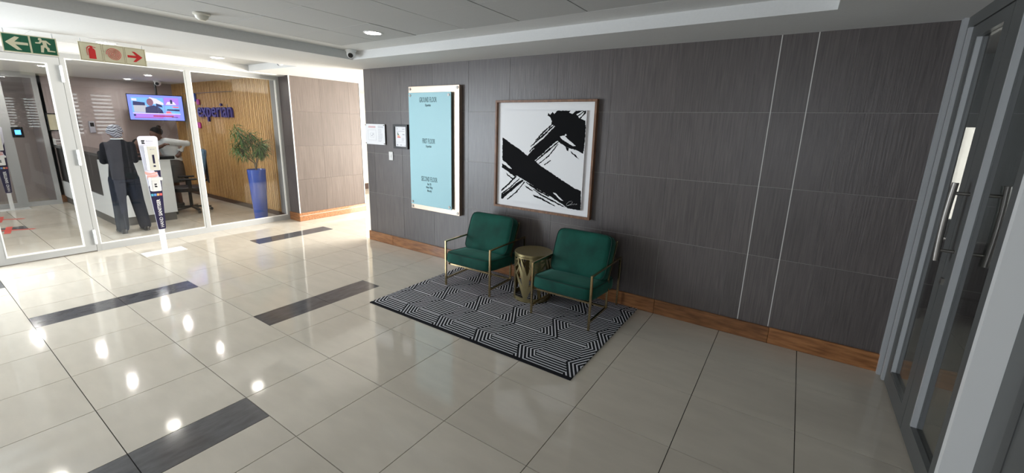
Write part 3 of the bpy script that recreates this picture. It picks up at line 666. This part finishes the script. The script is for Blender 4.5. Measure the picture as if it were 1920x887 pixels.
sanitiser((-5.955, -2.158, 0), 'hand sanitiser pedestal standing in the foyer before the reception glass')
sanitiser((-11.17, -2.905, 0), 'hand sanitiser pedestal by the far lobby screen, seen through the glass door')

# ------------------------------------------------------------------ hanging signs
SX = -5.10
t = thing('fire_sign', 'cream hanging sign with red extinguisher, hose reel and arrow', 'sign', (SX, -2.545, 2.322))
obj('sign_plate', B(-.003, .003, -.262, .262, 0, .176), 'sign_cream', t)
for y in (-.245, .235): obj('hanger', B(-.001, .001, y, y+.008, .176, .208), 'acrylic_clear', t)
for k in range(3):
    y = -.256+.1735*k; bm = bmesh.new()
    for q in ((y, y+.163, .006, .0085), (y, y+.163, .1675, .170), (y, y+.0025, .0085, .1675), (y+.1605, y+.163, .0085, .1675)): box(bm, .0031, .0036, *q)
    obj('panel_outline', bm, 'sign_line', t)
ex = [(-.195, .022), (-.142, .022), (-.142, .105), (-.150, .120), (-.158, .124), (-.158, .134), (-.136, .130), (-.136, .135), (-.158, .140), (-.165, .146), (-.178, .146), (-.196, .136), (-.205, .122), (-.208, .080), (-.205, .050), (-.201, .050), (-.203, .082), (-.199, .118), (-.190, .130), (-.180, .136), (-.180, .124), (-.189, .120), (-.195, .108)]
obj('extinguisher_symbol', PR(ex, 'x', .0037, .0042), 'sign_red', t)
sp = [(.0040, (.004+.00044*k)*math.cos(k*.22), .086+(.004+.00044*k)*math.sin(k*.22)) for k in range(130)]
obj('hose_symbol', tube(bmesh.new(), sp, .0026, 6), 'sign_red', t)
ar = [(.108, .098), (.180, .098), (.148, .138), (.172, .138), (.232, .086), (.172, .034), (.148, .034), (.180, .074), (.108, .074)]
obj('arrow_symbol', PR(ar, 'x', .0037, .0042), 'sign_red', t)
t = thing('exit_sign', 'green hanging emergency exit sign with white arrow and running figure', 'sign', (SX, -3.128, 2.330))
obj('sign_plate', B(-.003, .003, -.178, .172, 0, .162), 'sign_cream', t)
for y in (-.16, .145): obj('hanger', B(-.001, .001, y, y+.008, .162, .200), 'acrylic_clear', t)
for y in (-.170, .003): obj('green_panel', B(.0031, .0036, y, y+.160, .008, .154, ), 'sign_green', t)
ar = [(-.018, .092), (-.100, .092), (-.066, .132), (-.092, .138), (-.158, .082), (-.092, .022), (-.062, .024), (-.098, .068), (-.018, .070)]
obj('arrow_symbol', PR(ar, 'x', .0037, .0042), 'sign_cream', t)
man = [[(.030, .098), (.060, .098), (.076, .118), (.098, .118), (.122, .096), (.132, .102), (.104, .132), (.066, .130), (.052, .110), (.030, .108)], [(.076, .120), (.102, .118), (.106, .076), (.080, .070)], [(.106, .080), (.082, .066), (.074, .022), (.056, .022), (.062, .082), (.082, .092)], [(.100, .086), (.118, .062), (.114, .046), (.152, .044), (.152, .034), (.100, .034), (.098, .058), (.086, .072)]]
for k, q in enumerate(man): obj('runner_symbol', PR(q, 'x', .0037, .0042+.0002*k), 'sign_cream', t)
obj('runner_symbol', CY((.0037, .064, .138), (.0042, .064, .138), .012, n=16), 'sign_cream', t)

# ------------------------------------------------------------------ ceiling fittings
def downlight(x, y, z, label, group, r=.075, glow='lamp_glow'):
    t = thing('downlight', label, 'ceiling light', (x, y, z), 0, group)
    bm = bmesh.new(); n = 28
    q = [[bm.verts.new((rr*math.cos(2*math.pi*i/n), rr*math.sin(2*math.pi*i/n), zz)) for i in range(n)] for rr, zz in ((r+.016, -.0005), (r+.014, -.005), (r, -.006), (r-.004, -.002))]
    for a, b in zip(q, q[1:]):
        for i in range(n): bm.faces.new((a[i], a[(i+1) % n], b[(i+1) % n], b[i]))
    obj('trim_ring', bm, 'white_plastic', t, smooth='auto')
    obj('lamp_face', CY((0, 0, -.0042), (0, 0, -.0022), r-.0042, n=28), glow, t)
gm = 'downlights in the tiled ceiling recess of the foyer'; ge = 'downlights over the reception glass'; gr = 'downlights in the reception ceiling'
lm = 'round recessed downlight in a square tile of the large foyer ceiling recess'
downlight(-2.573, -1.24, ZC, 'round recessed downlight in the recess corner next to the ceiling camera', gm)
for q in ((-2.573, -3.62), (-2.573, -6.02)): downlight(*q, ZC, lm, gm)
for y, lb in ((-1.20, 'recessed downlight in the narrow ceiling strip beside the aluminium mullion of the glass'), (-2.37, 'recessed downlight in the narrow ceiling strip right behind the fire sign'), (-3.55, 'recessed downlight in the narrow ceiling strip behind the green exit sign')): downlight(-6.03, y, ZC, lb, ge)
for y in (-4.75, -5.95): downlight(-6.03, y, ZC, 'recessed downlight in the narrow ceiling strip along the entrance glazing', ge)
for q, lb in (((-10.93, -.95), 'small reception downlight beside the hanging television'), ((-9.42, -1.03), 'small reception downlight above the person in the pale top'), ((-7.72, -1.05), 'small reception downlight close to the mullion of the glass'), ((-7.72, -2.40), 'small reception downlight above the standing person'), ((-9.42, -2.40), 'small reception downlight over the dark desk front')): downlight(*q, 2.549, lb, gr, .05, 'lamp_glow_reception')
for q, lb in (((-11.0, -3.0), 'lobby downlight beside the far glazed screen'), ((-9.2, -4.4), 'lobby downlight halfway between the glass door and the far screen'), ((-7.9, -5.4), 'lobby downlight just inside the entrance glazing')): downlight(*q, 2.549, lb, 'lobby downlights', .06, 'lamp_glow_reception')
def dome_cam(loc, label, aim, r=.045):
    t = thing('security_camera', label, 'camera', loc, 0, 'ceiling security cameras'); d = Vector(aim).normalized()
    obj('base', lathe(bmesh.new(), [(r*1.25, -.001), (r*1.25, -.010), (r*1.05, -.028), (r*.8, -.034)], 28), 'white_plastic', t, smooth='auto')
    c = Vector((0, 0, -.045)); h = obj('eyeball', ball(bmesh.new(), c, r, r, r, 24, 16), 'white_plastic', t, smooth=True)
    obj('lens', CY(c+d*r*.80, c+d*r*1.02, r*.58, r*.50, n=24), 'lens_black', h, smooth='auto')
dome_cam((-3.62, -.74, ZC), 'white eyeball security camera in the inner corner of the foyer bulkhead', (.55, -.62, -.55), .052)
dome_cam((-5.26, -.72, ZC), 'white eyeball security camera in the ceiling strip near the corridor', (-.7, -.4, -.5), .045)
dome_cam((-10.75, -.50, 2.549), 'white security camera above the hanging television', (.8, -.5, -.4), .06)
t = thing('smoke_detector', 'white smoke detector on the foyer ceiling tiles', 'smoke detector', (-3.26, -2.405, ZC))
obj('mount', lathe(bmesh.new(), [(.062, -.0005), (.062, -.012), (.052, -.020)], 28), 'cream_plastic', t, smooth='auto'); obj('sensor_head', lathe(bmesh.new(), [(.050, -.0202), (.044, -.040), (.026, -.052), (.024, -.056)], 28), 'cream_plastic', t, smooth='auto')

# ------------------------------------------------------------------ reception desk
t = thing('reception_desk', 'white and black reception desk with dark counter top and grey plinth', 'desk', (-8.09, -1.70, 0))
DL = -3.42      # far end of the desk (local x)
obj('plinth', B(DL, -.02, -.41, .38, 0, .140), 'plinth_grey', t)
obj('end_panel', B(-.10, 0, -.43, .40, .1405, 1.075, bev=.003), 'desk_white', t)
obj('base_panel', B(DL, -.1005, -.43, -.36, .1405, .455), 'desk_white', t)
obj('corner_panel', B(-.50, -.1005, -.43, -.36, .4555, 1.075), 'desk_white', t)
for k in range(4): obj('dark_front_panel', B(DL+(2.92*k/4)+.002, DL+2.92*(k+1)/4-.002, -.415, -.36, .4555, 1.135), 'desk_dark', t)
obj('inner_panel', B(DL, -.1005, -.36, -.34, .1405, 1.07), 'desk_white', t)
obj('work_surface', B(DL, -.1005, -.339, .38, .715, .745), 'desk_white', t)
obj('counter_top', B(DL-.02, .04, -.47, -.12, 1.1355, 1.185, bev=.004), 'black_gloss', t); obj('end_counter', B(-.34, .04, -.1195, .46, 1.0755, 1.130, bev=.004), 'black_gloss', t)
# things on / behind the desk
t = thing('document_tray', 'white document tray standing at the far end of the counter', 'tray', (-11.30, -2.02, 1.186))
for k in range(3): obj('tray_shelf', B(-.12, .12, -.13, .13, .05*k, .05*k+.006), 'white_plastic', t)
for y in (-.13, .126): obj('tray_side', B(-.12, .12, y, y+.004, .0, .125), 'white_plastic', t)
t = thing('wall_intercom', 'narrow grey intercom panel on the mauve reception wall', 'intercom', (-11.60, -1.50, 1.42))
obj('housing', B(.001, .03, -.045, .045, 0, .24, bev=.004), 'print_grey', t); obj('speaker_grille', B(.0302, .032, -.03, .03, .13, .21), 'black_plastic', t)
t = thing('wall_frame', 'black framed notice hanging on the mauve wall behind the desk', 'frame', (-11.60, -1.925, 1.452)); bm = bmesh.new()
for q in ((-.226, .226, 0, .022), (-.226, .226, .33, .352), (-.226, -.204, .022, .33), (.204, .226, .022, .33)): box(bm, .001, .022, *q)
obj('frame_moulding', bm, 'black_frame', t); obj('notice_sheet', B(.0012, .012, -.204, .204, .022, .33), 'sign_cream', t)
t = thing('access_reader', 'black wall access reader with a glowing blue screen', 'reader', (-11.388, -2.597, 1.335))
obj('case', B(.0005, .035, -.075, .075, 0, .195, bev=.006), 'black_gloss', t); obj('screen', B(.0352, .0362, -.035, .040, .055, .140), 'reader_screen', t)

# ------------------------------------------------------------------ wall lettering on the slats
t = thing('company_sign', 'blue-violet company lettering with coloured dots on the slatted wall', 'sign', (-10.35, 0, 1.83))
text('lettering', 'experian', .42, 'sign_violet', t, (1.00, -.022, -.01), sx=1.14, ext=.018, offset=.004)
for n, x, z, r in (('dot_blue', .04, .40, .085), ('dot_pink', .24, .30, .06), ('dot_violet', -.10, .16, .085), ('dot_purple', -.07, -.09, .065), ('dot_magenta', .14, -.20, .065)):
    obj('emblem_dot', B(x-r, x+r, -.04, -.001, z-r, z+r, bev=r*.35, seg=3), n, t)
for x in (.35, 1.55): obj('fixing_bar', B(x, x+.02, -.004, -.0002, -.05, .25), 'steel', t)

# ------------------------------------------------------------------ television on a ceiling pole
t = thing('television', 'flat television showing the news, hung from the ceiling on a black pole', 'television', (-10.98, -.52, 1.70), math.radians(-27))
TW, TH = .49, .565      # local: screen looks along +x, horizontal along y
obj('bezel', B(-.045, 0, -TW, TW, 0, TH, bev=.004), 'black_gloss', t)
sc = obj('screen', B(.0002, .0010, -TW+.016, TW-.016, .018, TH-.016), 'tv_base', t)
def scr(name, m_, pts, lay): obj(name, PR([(-TW+.016+(2*TW-.032)*u, .018+(TH-.034)*v) for u, v in pts], 'x', .0011+lay*.0006, .0015+lay*.0006), m_, sc)
scr('picture_sky', 'tv_sky', [(.06, .30), (.64, .30), (.64, .90), (.06, .90)], 0)
scr('picture_cloud', 'tv_white', [(.40, .92), (.52, .86), (.64, .70), (.64, .62), (.44, .66), (.36, .80)], 1)
scr('picture_wall', 'tv_stone', [(.09, .30), (.32, .30), (.32, .60), (.09, .60)], 1)
scr('picture_cars', 'tv_dark', [(.08, .58), (.30, .58), (.30, .70), (.09, .74)], 2); scr('picture_cars', 'tv_dark', [(.50, .55), (.62, .52), (.60, .62), (.50, .68)], 2)
scr('picture_van', 'tv_white', [(.07, .76), (.16, .76), (.16, .85), (.07, .85)], 2)
head = [(.395+.062*math.cos(a*math.pi/8), .72+.15*math.sin(a*math.pi/8)) for a in range(16)]
scr('picture_figure', 'tv_dark', [(.29, .28), (.62, .28), (.60, .42), (.55, .52), (.46, .60), (.38, .56), (.30, .50)], 3); scr('picture_face', 'tv_skin', head, 4)
scr('picture_inset', 'tv_violet', [(.66, .62), (.93, .62), (.93, .92), (.66, .92)], 1); scr('picture_inset', 'tv_white', [(.68, .64), (.88, .64), (.84, .76), (.72, .76)], 2); scr('picture_inset', 'tv_dark', [(.77, .68), (.81, .68), (.81, .84), (.77, .84)], 3)
scr('picture_inset', 'tv_sky', [(.66, .28), (.93, .28), (.93, .60), (.66, .60)], 1); scr('picture_inset', 'tv_dark', [(.68, .40), (.93, .38), (.93, .46), (.70, .46)], 2); scr('picture_inset', 'tv_red', [(.67, .28), (.78, .29), (.74, .38), (.67, .36)], 3); scr('picture_inset', 'tv_red', [(.80, .52), (.92, .52), (.92, .57), (.80, .57)], 3)
scr('ticker_band', 'tv_violet', [(.08, .10), (.92, .10), (.92, .25), (.08, .25)], 1); scr('ticker_band', 'tv_white', [(.06, .25), (.94, .25), (.94, .28), (.06, .28)], 1)
scr('ticker_text', 'tv_crimson', [(.42, .14), (.80, .14), (.80, .19), (.42, .19)], 2); scr('ticker_text', 'tv_dark', [(.07, .15), (.11, .15), (.11, .22), (.07, .22)], 2); scr('ticker_text', 'tv_dark', [(.76, .12), (.88, .12), (.88, .145), (.76, .145)], 3); scr('ticker_text', 'tv_crimson', [(.08, .08), (.60, .08), (.60, .10), (.08, .10)], 2)
obj('ceiling_pole', CY((-.075, .02, .30), (-.075, .02, .846), .022, n=16), 'black_plastic', t, smooth='auto'); obj('mount_plate', B(-.055, -.0452, -.10, .14, .20, .38), 'black_plastic', t)

# ------------------------------------------------------------------ red tape crosses on the lobby floor
for (x, y, rz), lab in (((-9.05, -3.20, .5), 'red tape cross on the dark floor strip beyond the glass door'), ((-10.15, -3.17, .5), 'red tape cross on the pale tiles near the far lobby screen')):
    t = thing('floor_marking', lab, 'floor tape', (x, y, 0), rz, 'red tape crosses on the lobby floor')
    a = obj('tape_strip', B(-.30, .30, -.035, .035, .0004, .0014), 'tape_red', t); a.rotation_euler = (0, 0, .55)
    b = obj('tape_strip', B(-.30, .30, -.035, .035, .0016, .0026), 'tape_red', t); b.rotation_euler = (0, 0, -.65)

# ------------------------------------------------------------------ potted plant
t = thing('potted_plant', 'narrow-leaved plant with bare stems in a tall glossy blue pot', 'plant', (-7.06, -.37, 0))
obj('pot', lathe(bmesh.new(), [(.105, .0), (.108, .004), (.150, .905), (.152, .915), (.146, .915), (.140, .885), (.001, .884)], 40), 'pot_blue', t, smooth='auto')
obj('soil', lathe(bmesh.new(), [(.139, .8845), (.137, .890), (.02, .896)], 30), 'soil', t)
stems = [[(0, 0, .89), (.02, -.01, 1.02), (-.02, -.05, 1.16), (-.05, -.14, 1.34), (-.06, -.24, 1.66)], [(0, 0, .89), (.02, .0, 1.02), (.05, .06, 1.16), (.04, .14, 1.42)], [(0, 0, .89), (.0, -.02, 1.02), (-.06, -.12, 1.14), (-.04, -.26, 1.36)], [(.02, .0, .96), (.0, .03, 1.12), (-.03, -.02, 1.28), (-.03, -.04, 1.56)], [(.02, .0, 1.0), (.08, .04, 1.16), (.12, .06, 1.38)]]
for s in stems: obj('stem', tube(bmesh.new(), s, [.013]+[.009]*(len(s)-2)+[.006], 8), 'bark', t, smooth=True)
def leaf_mesh(L_, w, droop):
    bm = bmesh.new(); rows_ = []
    for k in range(6):
        f = k/5; hw = w*(math.sin(math.pi*(.08+.90*f))**.7)/2 if k < 5 else .0008
        rows_.append([bm.verts.new((s*hw, L_*f*math.cos(droop*f), -L_*f*math.sin(droop*f) + (abs(s)*hw*.35))) for s in (-1, 0, 1)])
    for a, b in zip(rows_, rows_[1:]):
        for i in (0, 1): bm.faces.new((a[i], a[i+1], b[i+1], b[i]))
    return mesh_of(bm, 'leaf')
lm_ = [leaf_mesh(random.uniform(.15, .22), random.uniform(.013, .018), d) for d in (.25, .5, .8, 1.1, .1, .4)]
nl = 0
for s in stems:
    a, b = Vector(s[-2]), Vector(s[-1]); n_ = 60
    for k in range(n_):
        f = k/n_; p = a.lerp(b, .05+.95*f); az = k*2.39996+random.uniform(-.3, .3); el = -.30+1.15*f**1.4+random.uniform(-.3, .3)
        o = obj('leaf', random.choice(lm_), 'leaf', t, p+Vector((random.uniform(-.02, .02), random.uniform(-.02, .02), 0)), smooth=True)
        o.rotation_mode = 'ZXY'; o.rotation_euler = (el, 0, az); sc_ = random.uniform(.85, 1.25); o.scale = (sc_, sc_, sc_)
bm = bmesh.new()                                   # the finer inner foliage, too dense to pick apart
for k in range(520):
    s = random.choice(stems); p = Vector(s[-2]).lerp(Vector(s[-1]), random.uniform(.0, 1))+Vector((random.uniform(-.05, .05), random.uniform(-.09, .09), random.uniform(-.06, .06)))
    q = Matrix.Translation(p) @ Matrix.Rotation(random.uniform(0, 6.28), 4, 'Z') @ Matrix.Rotation(random.uniform(-.7, .8), 4, 'X') @ Matrix.Scale(random.uniform(.6, 1), 4)
    n0 = len(bm.verts); bm.from_mesh(random.choice(lm_)); bm.verts.ensure_lookup_table()
    for v in bm.verts[n0:]: v.co = q @ v.co
obj('inner_foliage', bm, 'leaf', t, smooth=True)['kind'] = 'stuff'

# ------------------------------------------------------------------ office chair
def office_chair(loc, rz, label):
    t = thing('office_chair', label, 'chair', loc, rz, 'office chairs behind the desk')
    obj('gas_column', CY((0, 0, .09), (0, 0, .41), .028, n=16), 'black_plastic', t, smooth='auto')
    for k in range(5):
        a = k*2*math.pi/5+.3; c, s = math.cos(a), math.sin(a)
        lg = obj('base_arm', bar(bmesh.new(), (c*.02, s*.02, .105), (c*.31, s*.31, .075), .045, .030), 'black_plastic', t)
        w = obj('castor', CY((c*.31-s*.022, s*.31+c*.022, .028), (c*.31+s*.022, s*.31-c*.022, .028), .028, n=16), 'black_plastic', lg, smooth='auto')
    obj('seat', cushion(.50, .48, .08), 'black_plastic', t, (0, 0, .455), smooth=True)
    bk = obj('backrest', cushion(.46, .60, .06), 'office_blue', t, (0, .26, .90), smooth=True); bk.rotation_euler = (math.radians(80), 0, 0)
    obj('back_shell', B(-.22, .22, .302, .318, .56, 1.14, bev=.006), 'black_plastic', t); obj('back_bar', bar(bmesh.new(), (0, .12, .42), (0, .305, .62), .06, .02), 'black_plastic', t)
    for s in (-1, 1):
        ar_ = obj('armrest', B(s*.27-.03, s*.27+.03, -.14, .12, .64, .67, bev=.008), 'black_plastic', t); obj('arm_post', B(s*.27-.012, s*.27+.012, -.03, .03, .42, .64), 'black_plastic', ar_)
office_chair((-8.70, -.88, 0), math.radians(-15), 'black office chair with blue-grey back beside the slatted wall')
office_chair((-9.64, -1.30, 0), math.radians(90), 'black office chair tucked behind the desk under the seated person')

# ------------------------------------------------------------------ people
def loft(bm, secs, n=20):                 # stacked ellipses: (x, y, z, rx, ry)
    R_ = [[bm.verts.new((x+rx*math.cos(2*math.pi*i/n), y+ry*math.sin(2*math.pi*i/n), z)) for i in range(n)] for x, y, z, rx, ry in secs]
    for a, b in zip(R_, R_[1:]):
        for i in range(n): bm.faces.new((a[i], a[(i+1) % n], b[(i+1) % n], b[i]))
    bm.faces.new(R_[0][::-1]); bm.faces.new(R_[-1]); return bm
def limb(bm, pts, rs):
    tube(bm, pts, rs, 12)
    for p, r in zip(pts, rs): ball(bm, p, r*.99, r*.99, r*.99, 12, 8)
def hand(bm, w, d, up, side, k=1.0):       # palm, four bent fingers and a thumb from the wrist w along d
    w, d, up, side = Vector(w), Vector(d).normalized(), Vector(up).normalized(), Vector(side).normalized()
    limb(bm, [w, w+d*.045*k, w+d*.085*k], [.024*k, .030*k, .027*k])
    for i, ln in enumerate((.070, .078, .074, .058)):
        s = w+d*.082*k+side*(.030-.019*i)*k
        limb(bm, [s, s+d*ln*.5*k, s+d*ln*.8*k-up*.016*k, s+d*ln*.95*k-up*.034*k], [.0095*k, .009*k, .0085*k, .008*k])
    s = w+d*.03*k+side*.028*k; limb(bm, [s, s+d*.03*k+side*.022*k, s+d*.062*k+side*.026*k-up*.008*k], [.011*k, .010*k, .009*k])
def head_on(bm, c, f, tilt=0):             # skull with brow, nose, lips, chin and ears looking along f
    c = Vector(c); f = Vector(f).normalized(); s = f.cross(Vector((0, 0, 1))).normalized(); u = s.cross(f)
    ball(bm, c+u*.022, .088, .088, .096, 20, 14); ball(bm, c+f*.028-u*.038, .064, .064, .074, 18, 12)
    ball(bm, c+f*.052-u*.092, .030, .030, .024); tube(bm, [c+f*.082+u*.012, c+f*.100-u*.018, c+f*.106-u*.030], [.010, .014, .017], 8)
    ball(bm, c+f*.086-u*.058, .022, .022, .010); ball(bm, c+f*.076+u*.026, .034, .034, .012)
    for q in (-1, 1): ball(bm, c+s*q*.084-u*.008-f*.006, .014, .014, .030); ball(bm, c+f*.078+s*q*.034+u*.004, .014, .014, .010)
def eyes(parent, c, f):
    c = Vector(c); f = Vector(f).normalized(); s = f.cross(Vector((0, 0, 1))).normalized(); u = s.cross(f)
    for q in (-1, 1): obj('eye', ball(bmesh.new(), c+f*.083+s*q*.034+u*.006, .012, .012, .009, 10, 8), 'paper', parent, smooth=True)
# -- person standing at the counter, seen from behind
t = thing('person', 'person in a black jacket, dark trousers and patterned headscarf standing at the desk', 'person', (-7.60, -2.065, 0), 0, 'people at the reception desk')
HC = (-.045, .0, 1.535)
bm = bmesh.new()
loft(bm, [(0, 0, .80, .09, .14), (0, 0, .95, .10, .15), (0, 0, 1.12, .095, .135), (0, 0, 1.30, .10, .16), (0, 0, 1.39, .07, .13), (-.005, 0, 1.43, .05, .06), (-.02, 0, 1.50, .048, .048)])
for s, ya in ((-1, -.12), (1, .155)): limb(bm, [(0, s*.085, .86), (-.015, s*.10+(ya-s*.12)*.5, .48), (.02, ya, .09)], [.085, .058, .042]); limb(bm, [(.03, ya, .05), (-.13, ya+s*.015, .035)], [.035, .03])
for s in (-1, 1):
    limb(bm, [(0, s*.150, 1.345), (-.055, s*.182, 1.115), (-.36, s*.14, 1.225)], [.045, .038, .03]); hand(bm, (-.37, s*.138, 1.23), (-1, -s*.25, -.03), (0, 0, 1), (0, -s, 0))
head_on(bm, HC, (-1, 0, -.12)); obj('body', remesh(bm, 'body', .010, 3), 'skin', t); eyes(t, HC, (-1, 0, -.12))
bm = bmesh.new()
loft(bm, [(.005, 0, .835, .135, .178), (.005, 0, .93, .130, .168), (.0, 0, 1.10, .112, .142), (.0, 0, 1.25, .116, .160), (.0, 0, 1.345, .100, .165), (.0, 0, 1.395, .075, .125), (-.005, 0, 1.44, .058, .066)])
for s in (-1, 1): limb(bm, [(0, s*.150, 1.345), (-.055, s*.182, 1.115), (-.33, s*.145, 1.222)], [.060, .050, .040])
j = obj('jacket', remesh(bm, 'jacket', .012, 4), 'suit_black', t); obj('collar', tube(bmesh.new(), [(.055*math.cos(a)-.006, .066*math.sin(a), 1.447) for a in [k*math.pi/12 for k in range(-14, 15)]], .008, 6), 'shirt_white', j, smooth=True)
bm = bmesh.new(); loft(bm, [(0, 0, .80, .128, .170), (0, 0, .90, .125, .168), (0, 0, .98, .11, .155)])
for s, ya in ((-1, -.12), (1, .155)): limb(bm, [(.0, s*.085, .84), (-.01, s*.10+(ya-s*.12)*.5, .48), (.018, ya, .085)], [.104, .086, .078])
obj('trousers', remesh(bm, 'trousers', .012, 3), 'trouser_navy', t)
for s, ya in ((-1, -.12), (1, .155)):
    bm = bmesh.new(); limb(bm, [(.055, ya, .045), (-.02, ya+s*.005, .045), (-.12, ya+s*.015, .037), (-.175, ya+s*.02, .030)], [.044, .046, .042, .028]); box(bm, -.19, .095, ya-.038, ya+.038, .0005, .014)
    obj('shoe', remesh(bm, 'shoe', .008, 2), 'shoe_black', t)
bm = bmesh.new(); c = Vector(HC); ball(bm, c+Vector((.012, 0, .044)), .104, .090, .082, 20, 14); ball(bm, c+Vector((.070, 0, -.020)), .050, .072, .055); ball(bm, c+Vector((.085, .02, .03)), .04, .05, .035); tube(bm, [c+Vector((.090*math.cos(a)+.0, .084*math.sin(a), .012+.02*math.sin(2*a))) for a in [k*math.pi/12 for k in range(25)]], .019, 8)
obj('headscarf', remesh(bm, 'headscarf', .008, 3), 'scarf_print', t)
# -- seated person behind the counter
t = thing('person', 'person seated behind the counter in dark clothing, head just above the desk', 'person', (-9.62, -1.30, 0), 0, 'people at the reception desk'); HC = (.055, .0, 1.245); FW = (1, .15, -.12)
bm = bmesh.new(); loft(bm, [(0, 0, .56, .11, .15), (0, 0, .75, .10, .13), (0, 0, .95, .10, .155), (.01, 0, 1.05, .07, .13), (.015, 0, 1.09, .05, .055), (.03, 0, 1.17, .045, .045)])
for s in (-1, 1):
    limb(bm, [(0, s*.09, .57), (.40, s*.11, .56), (.42, s*.11, .10)], [.085, .062, .042]); limb(bm, [(.40, s*.11, .05), (.55, s*.12, .035)], [.035, .03])
    limb(bm, [(.01, s*.17, 1.02), (.10, s*.21, .80), (.36, s*.13, .80)], [.05, .04, .03]); hand(bm, (.37, s*.128, .80), (1, -s*.3, 0), (0, 0, 1), (0, -s, 0))
head_on(bm, HC, FW); obj('body', remesh(bm, 'body', .011, 3), 'skin', t); eyes(t, HC, FW)
bm = bmesh.new(); loft(bm, [(0, 0, .53, .135, .18), (0, 0, .75, .12, .155), (0, 0, .95, .12, .18), (.008, 0, 1.05, .09, .15), (.012, 0, 1.095, .06, .07)])
for s in (-1, 1): limb(bm, [(.01, s*.165, 1.015), (.10, s*.212, .80), (.30, s*.145, .80)], [.066, .054, .044])
obj('top', remesh(bm, 'top', .013, 3), 'dress_dark', t)
bm = bmesh.new(); loft(bm, [(0, 0, .53, .14, .18), (0, 0, .62, .13, .17)])
for s in (-1, 1): limb(bm, [(.02, s*.09, .57), (.40, s*.11, .56), (.42, s*.11, .12)], [.10, .078, .06])
obj('trousers', remesh(bm, 'trousers', .013, 3), 'suit_black', t)
bm = bmesh.new(); c = Vector(HC); ball(bm, c+Vector((-.022, 0, .040)), .094, .096, .086); ball(bm, c+Vector((-.045, 0, -.02)), .060, .085, .06); obj('hair', remesh(bm, 'hair', .010, 2), 'hair', t)
# -- person in a pale top leaning over the desk, one hand on the hip
t = thing('person', 'person in a pale long-sleeved top and patterned skirt leaning over with hand on hip', 'person', (-9.52, -.86, 0), 0, 'people at the reception desk'); HC = (.10, -.195, 1.455); FW = (.40, -.66, -.80)
bm = bmesh.new()
loft(bm, [(0, .03, .80, .10, .14), (0, .03, .95, .11, .14), (.01, .0, 1.08, .085, .105), (.02, -.06, 1.25, .095, .10), (.03, -.11, 1.34, .075, .09), (.045, -.14, 1.38, .05, .05), (.07, -.165, 1.43, .046, .046)])
for s in (-1, 1): limb(bm, [(s*.085, .03, .84), (s*.085, .01, .47), (s*.085, .04, .09)], [.085, .056, .042]); limb(bm, [(s*.085, .05, .05), (s*.095, -.10, .035)], [.035, .03])
limb(bm, [(.13, -.06, 1.32), (.13, .28, 1.275), (.135, .15, 1.12)], [.05, .04, .03]); hand(bm, (.135, .145, 1.11), (0, -.6, -.8), (1, 0, 0), (0, .8, -.6))
limb(bm, [(-.10, -.12, 1.32), (.10, -.26, 1.16), (.28, -.18, 1.24)], [.05, .040, .032]); hand(bm, (.285, -.178, 1.245), (.75, .25, .3), (0, 0, 1), (0, 1, 0))
head_on(bm, HC, FW); obj('body', remesh(bm, 'body', .010, 3), 'skin', t); eyes(t, HC, FW)
bm = bmesh.new(); loft(bm, [(0, .04, .92, .150, .170), (.005, .03, 1.06, .125, .150), (.02, -.01, 1.20, .130, .160), (.03, -.07, 1.32, .110, .135), (.045, -.13, 1.375, .06, .065)])
limb(bm, [(.115, -.06, 1.31), (.13, .28, 1.275), (.135, .165, 1.14)], [.080, .062, .044]); limb(bm, [(-.095, -.12, 1.31), (.06, -.235, 1.19)], [.066, .055])
obj('top', remesh(bm, 'top', .012, 4), 'shirt_white', t)
bm = bmesh.new(); loft(bm, [(0, .03, .50, .195, .190), (0, .03, .65, .192, .186), (0, .03, .85, .185, .180), (0, .03, .96, .150, .155)]); obj('skirt', remesh(bm, 'skirt', .012, 3), 'skirt_print', t)
for s in (-1, 1):
    bm = bmesh.new(); limb(bm, [(s*.085, .065, .045), (s*.09, -.02, .045), (s*.095, -.13, .032)], [.042, .044, .030]); box(bm, s*.09-.035, s*.09+.035, -.15, .10, .0005, .012); obj('shoe', remesh(bm, 'shoe', .009, 2), 'shoe_black', t)
bm = bmesh.new(); c = Vector(HC); f = Vector(FW).normalized(); ball(bm, c-f*.020+Vector((.012, 0, .040)), .101, .101, .094); ball(bm, c-f*.045+Vector((0, 0, -.01)), .072, .072, .064); ball(bm, c-f*.115+Vector((0, 0, .055)), .040, .040, .038); obj('hair', remesh(bm, 'hair', .009, 2), 'hair', t)

# ------------------------------------------------------------------ sofa in the office beyond the grey doors
t = thing('sofa', 'black leather sofa in the dim office behind the grey glass doors', 'sofa', (3.0, 1.9, 0), math.pi)
obj('seat_base', B(-.85, .85, -.40, .40, .12, .30, bev=.02), 'black_gloss', t)
for x in (-.37, .37): obj('seat_cushion', cushion(.72, .66, .16), 'black_plastic', t, (x, -.05, .385), smooth=True)
obj('backrest', B(-.85, .85, .27, .43, .305, .84, bev=.04, seg=2), 'black_plastic', t)
for x in (-.93, .77): obj('armrest', B(x, x+.16, -.42, .43, .12, .60, bev=.03, seg=2), 'black_plastic', t)
for x in (-.80, .80):
    for y in (-.34, .36): obj('foot', CY((x, y, 0), (x, y, .118), .022, .028, n=14), 'steel', t)
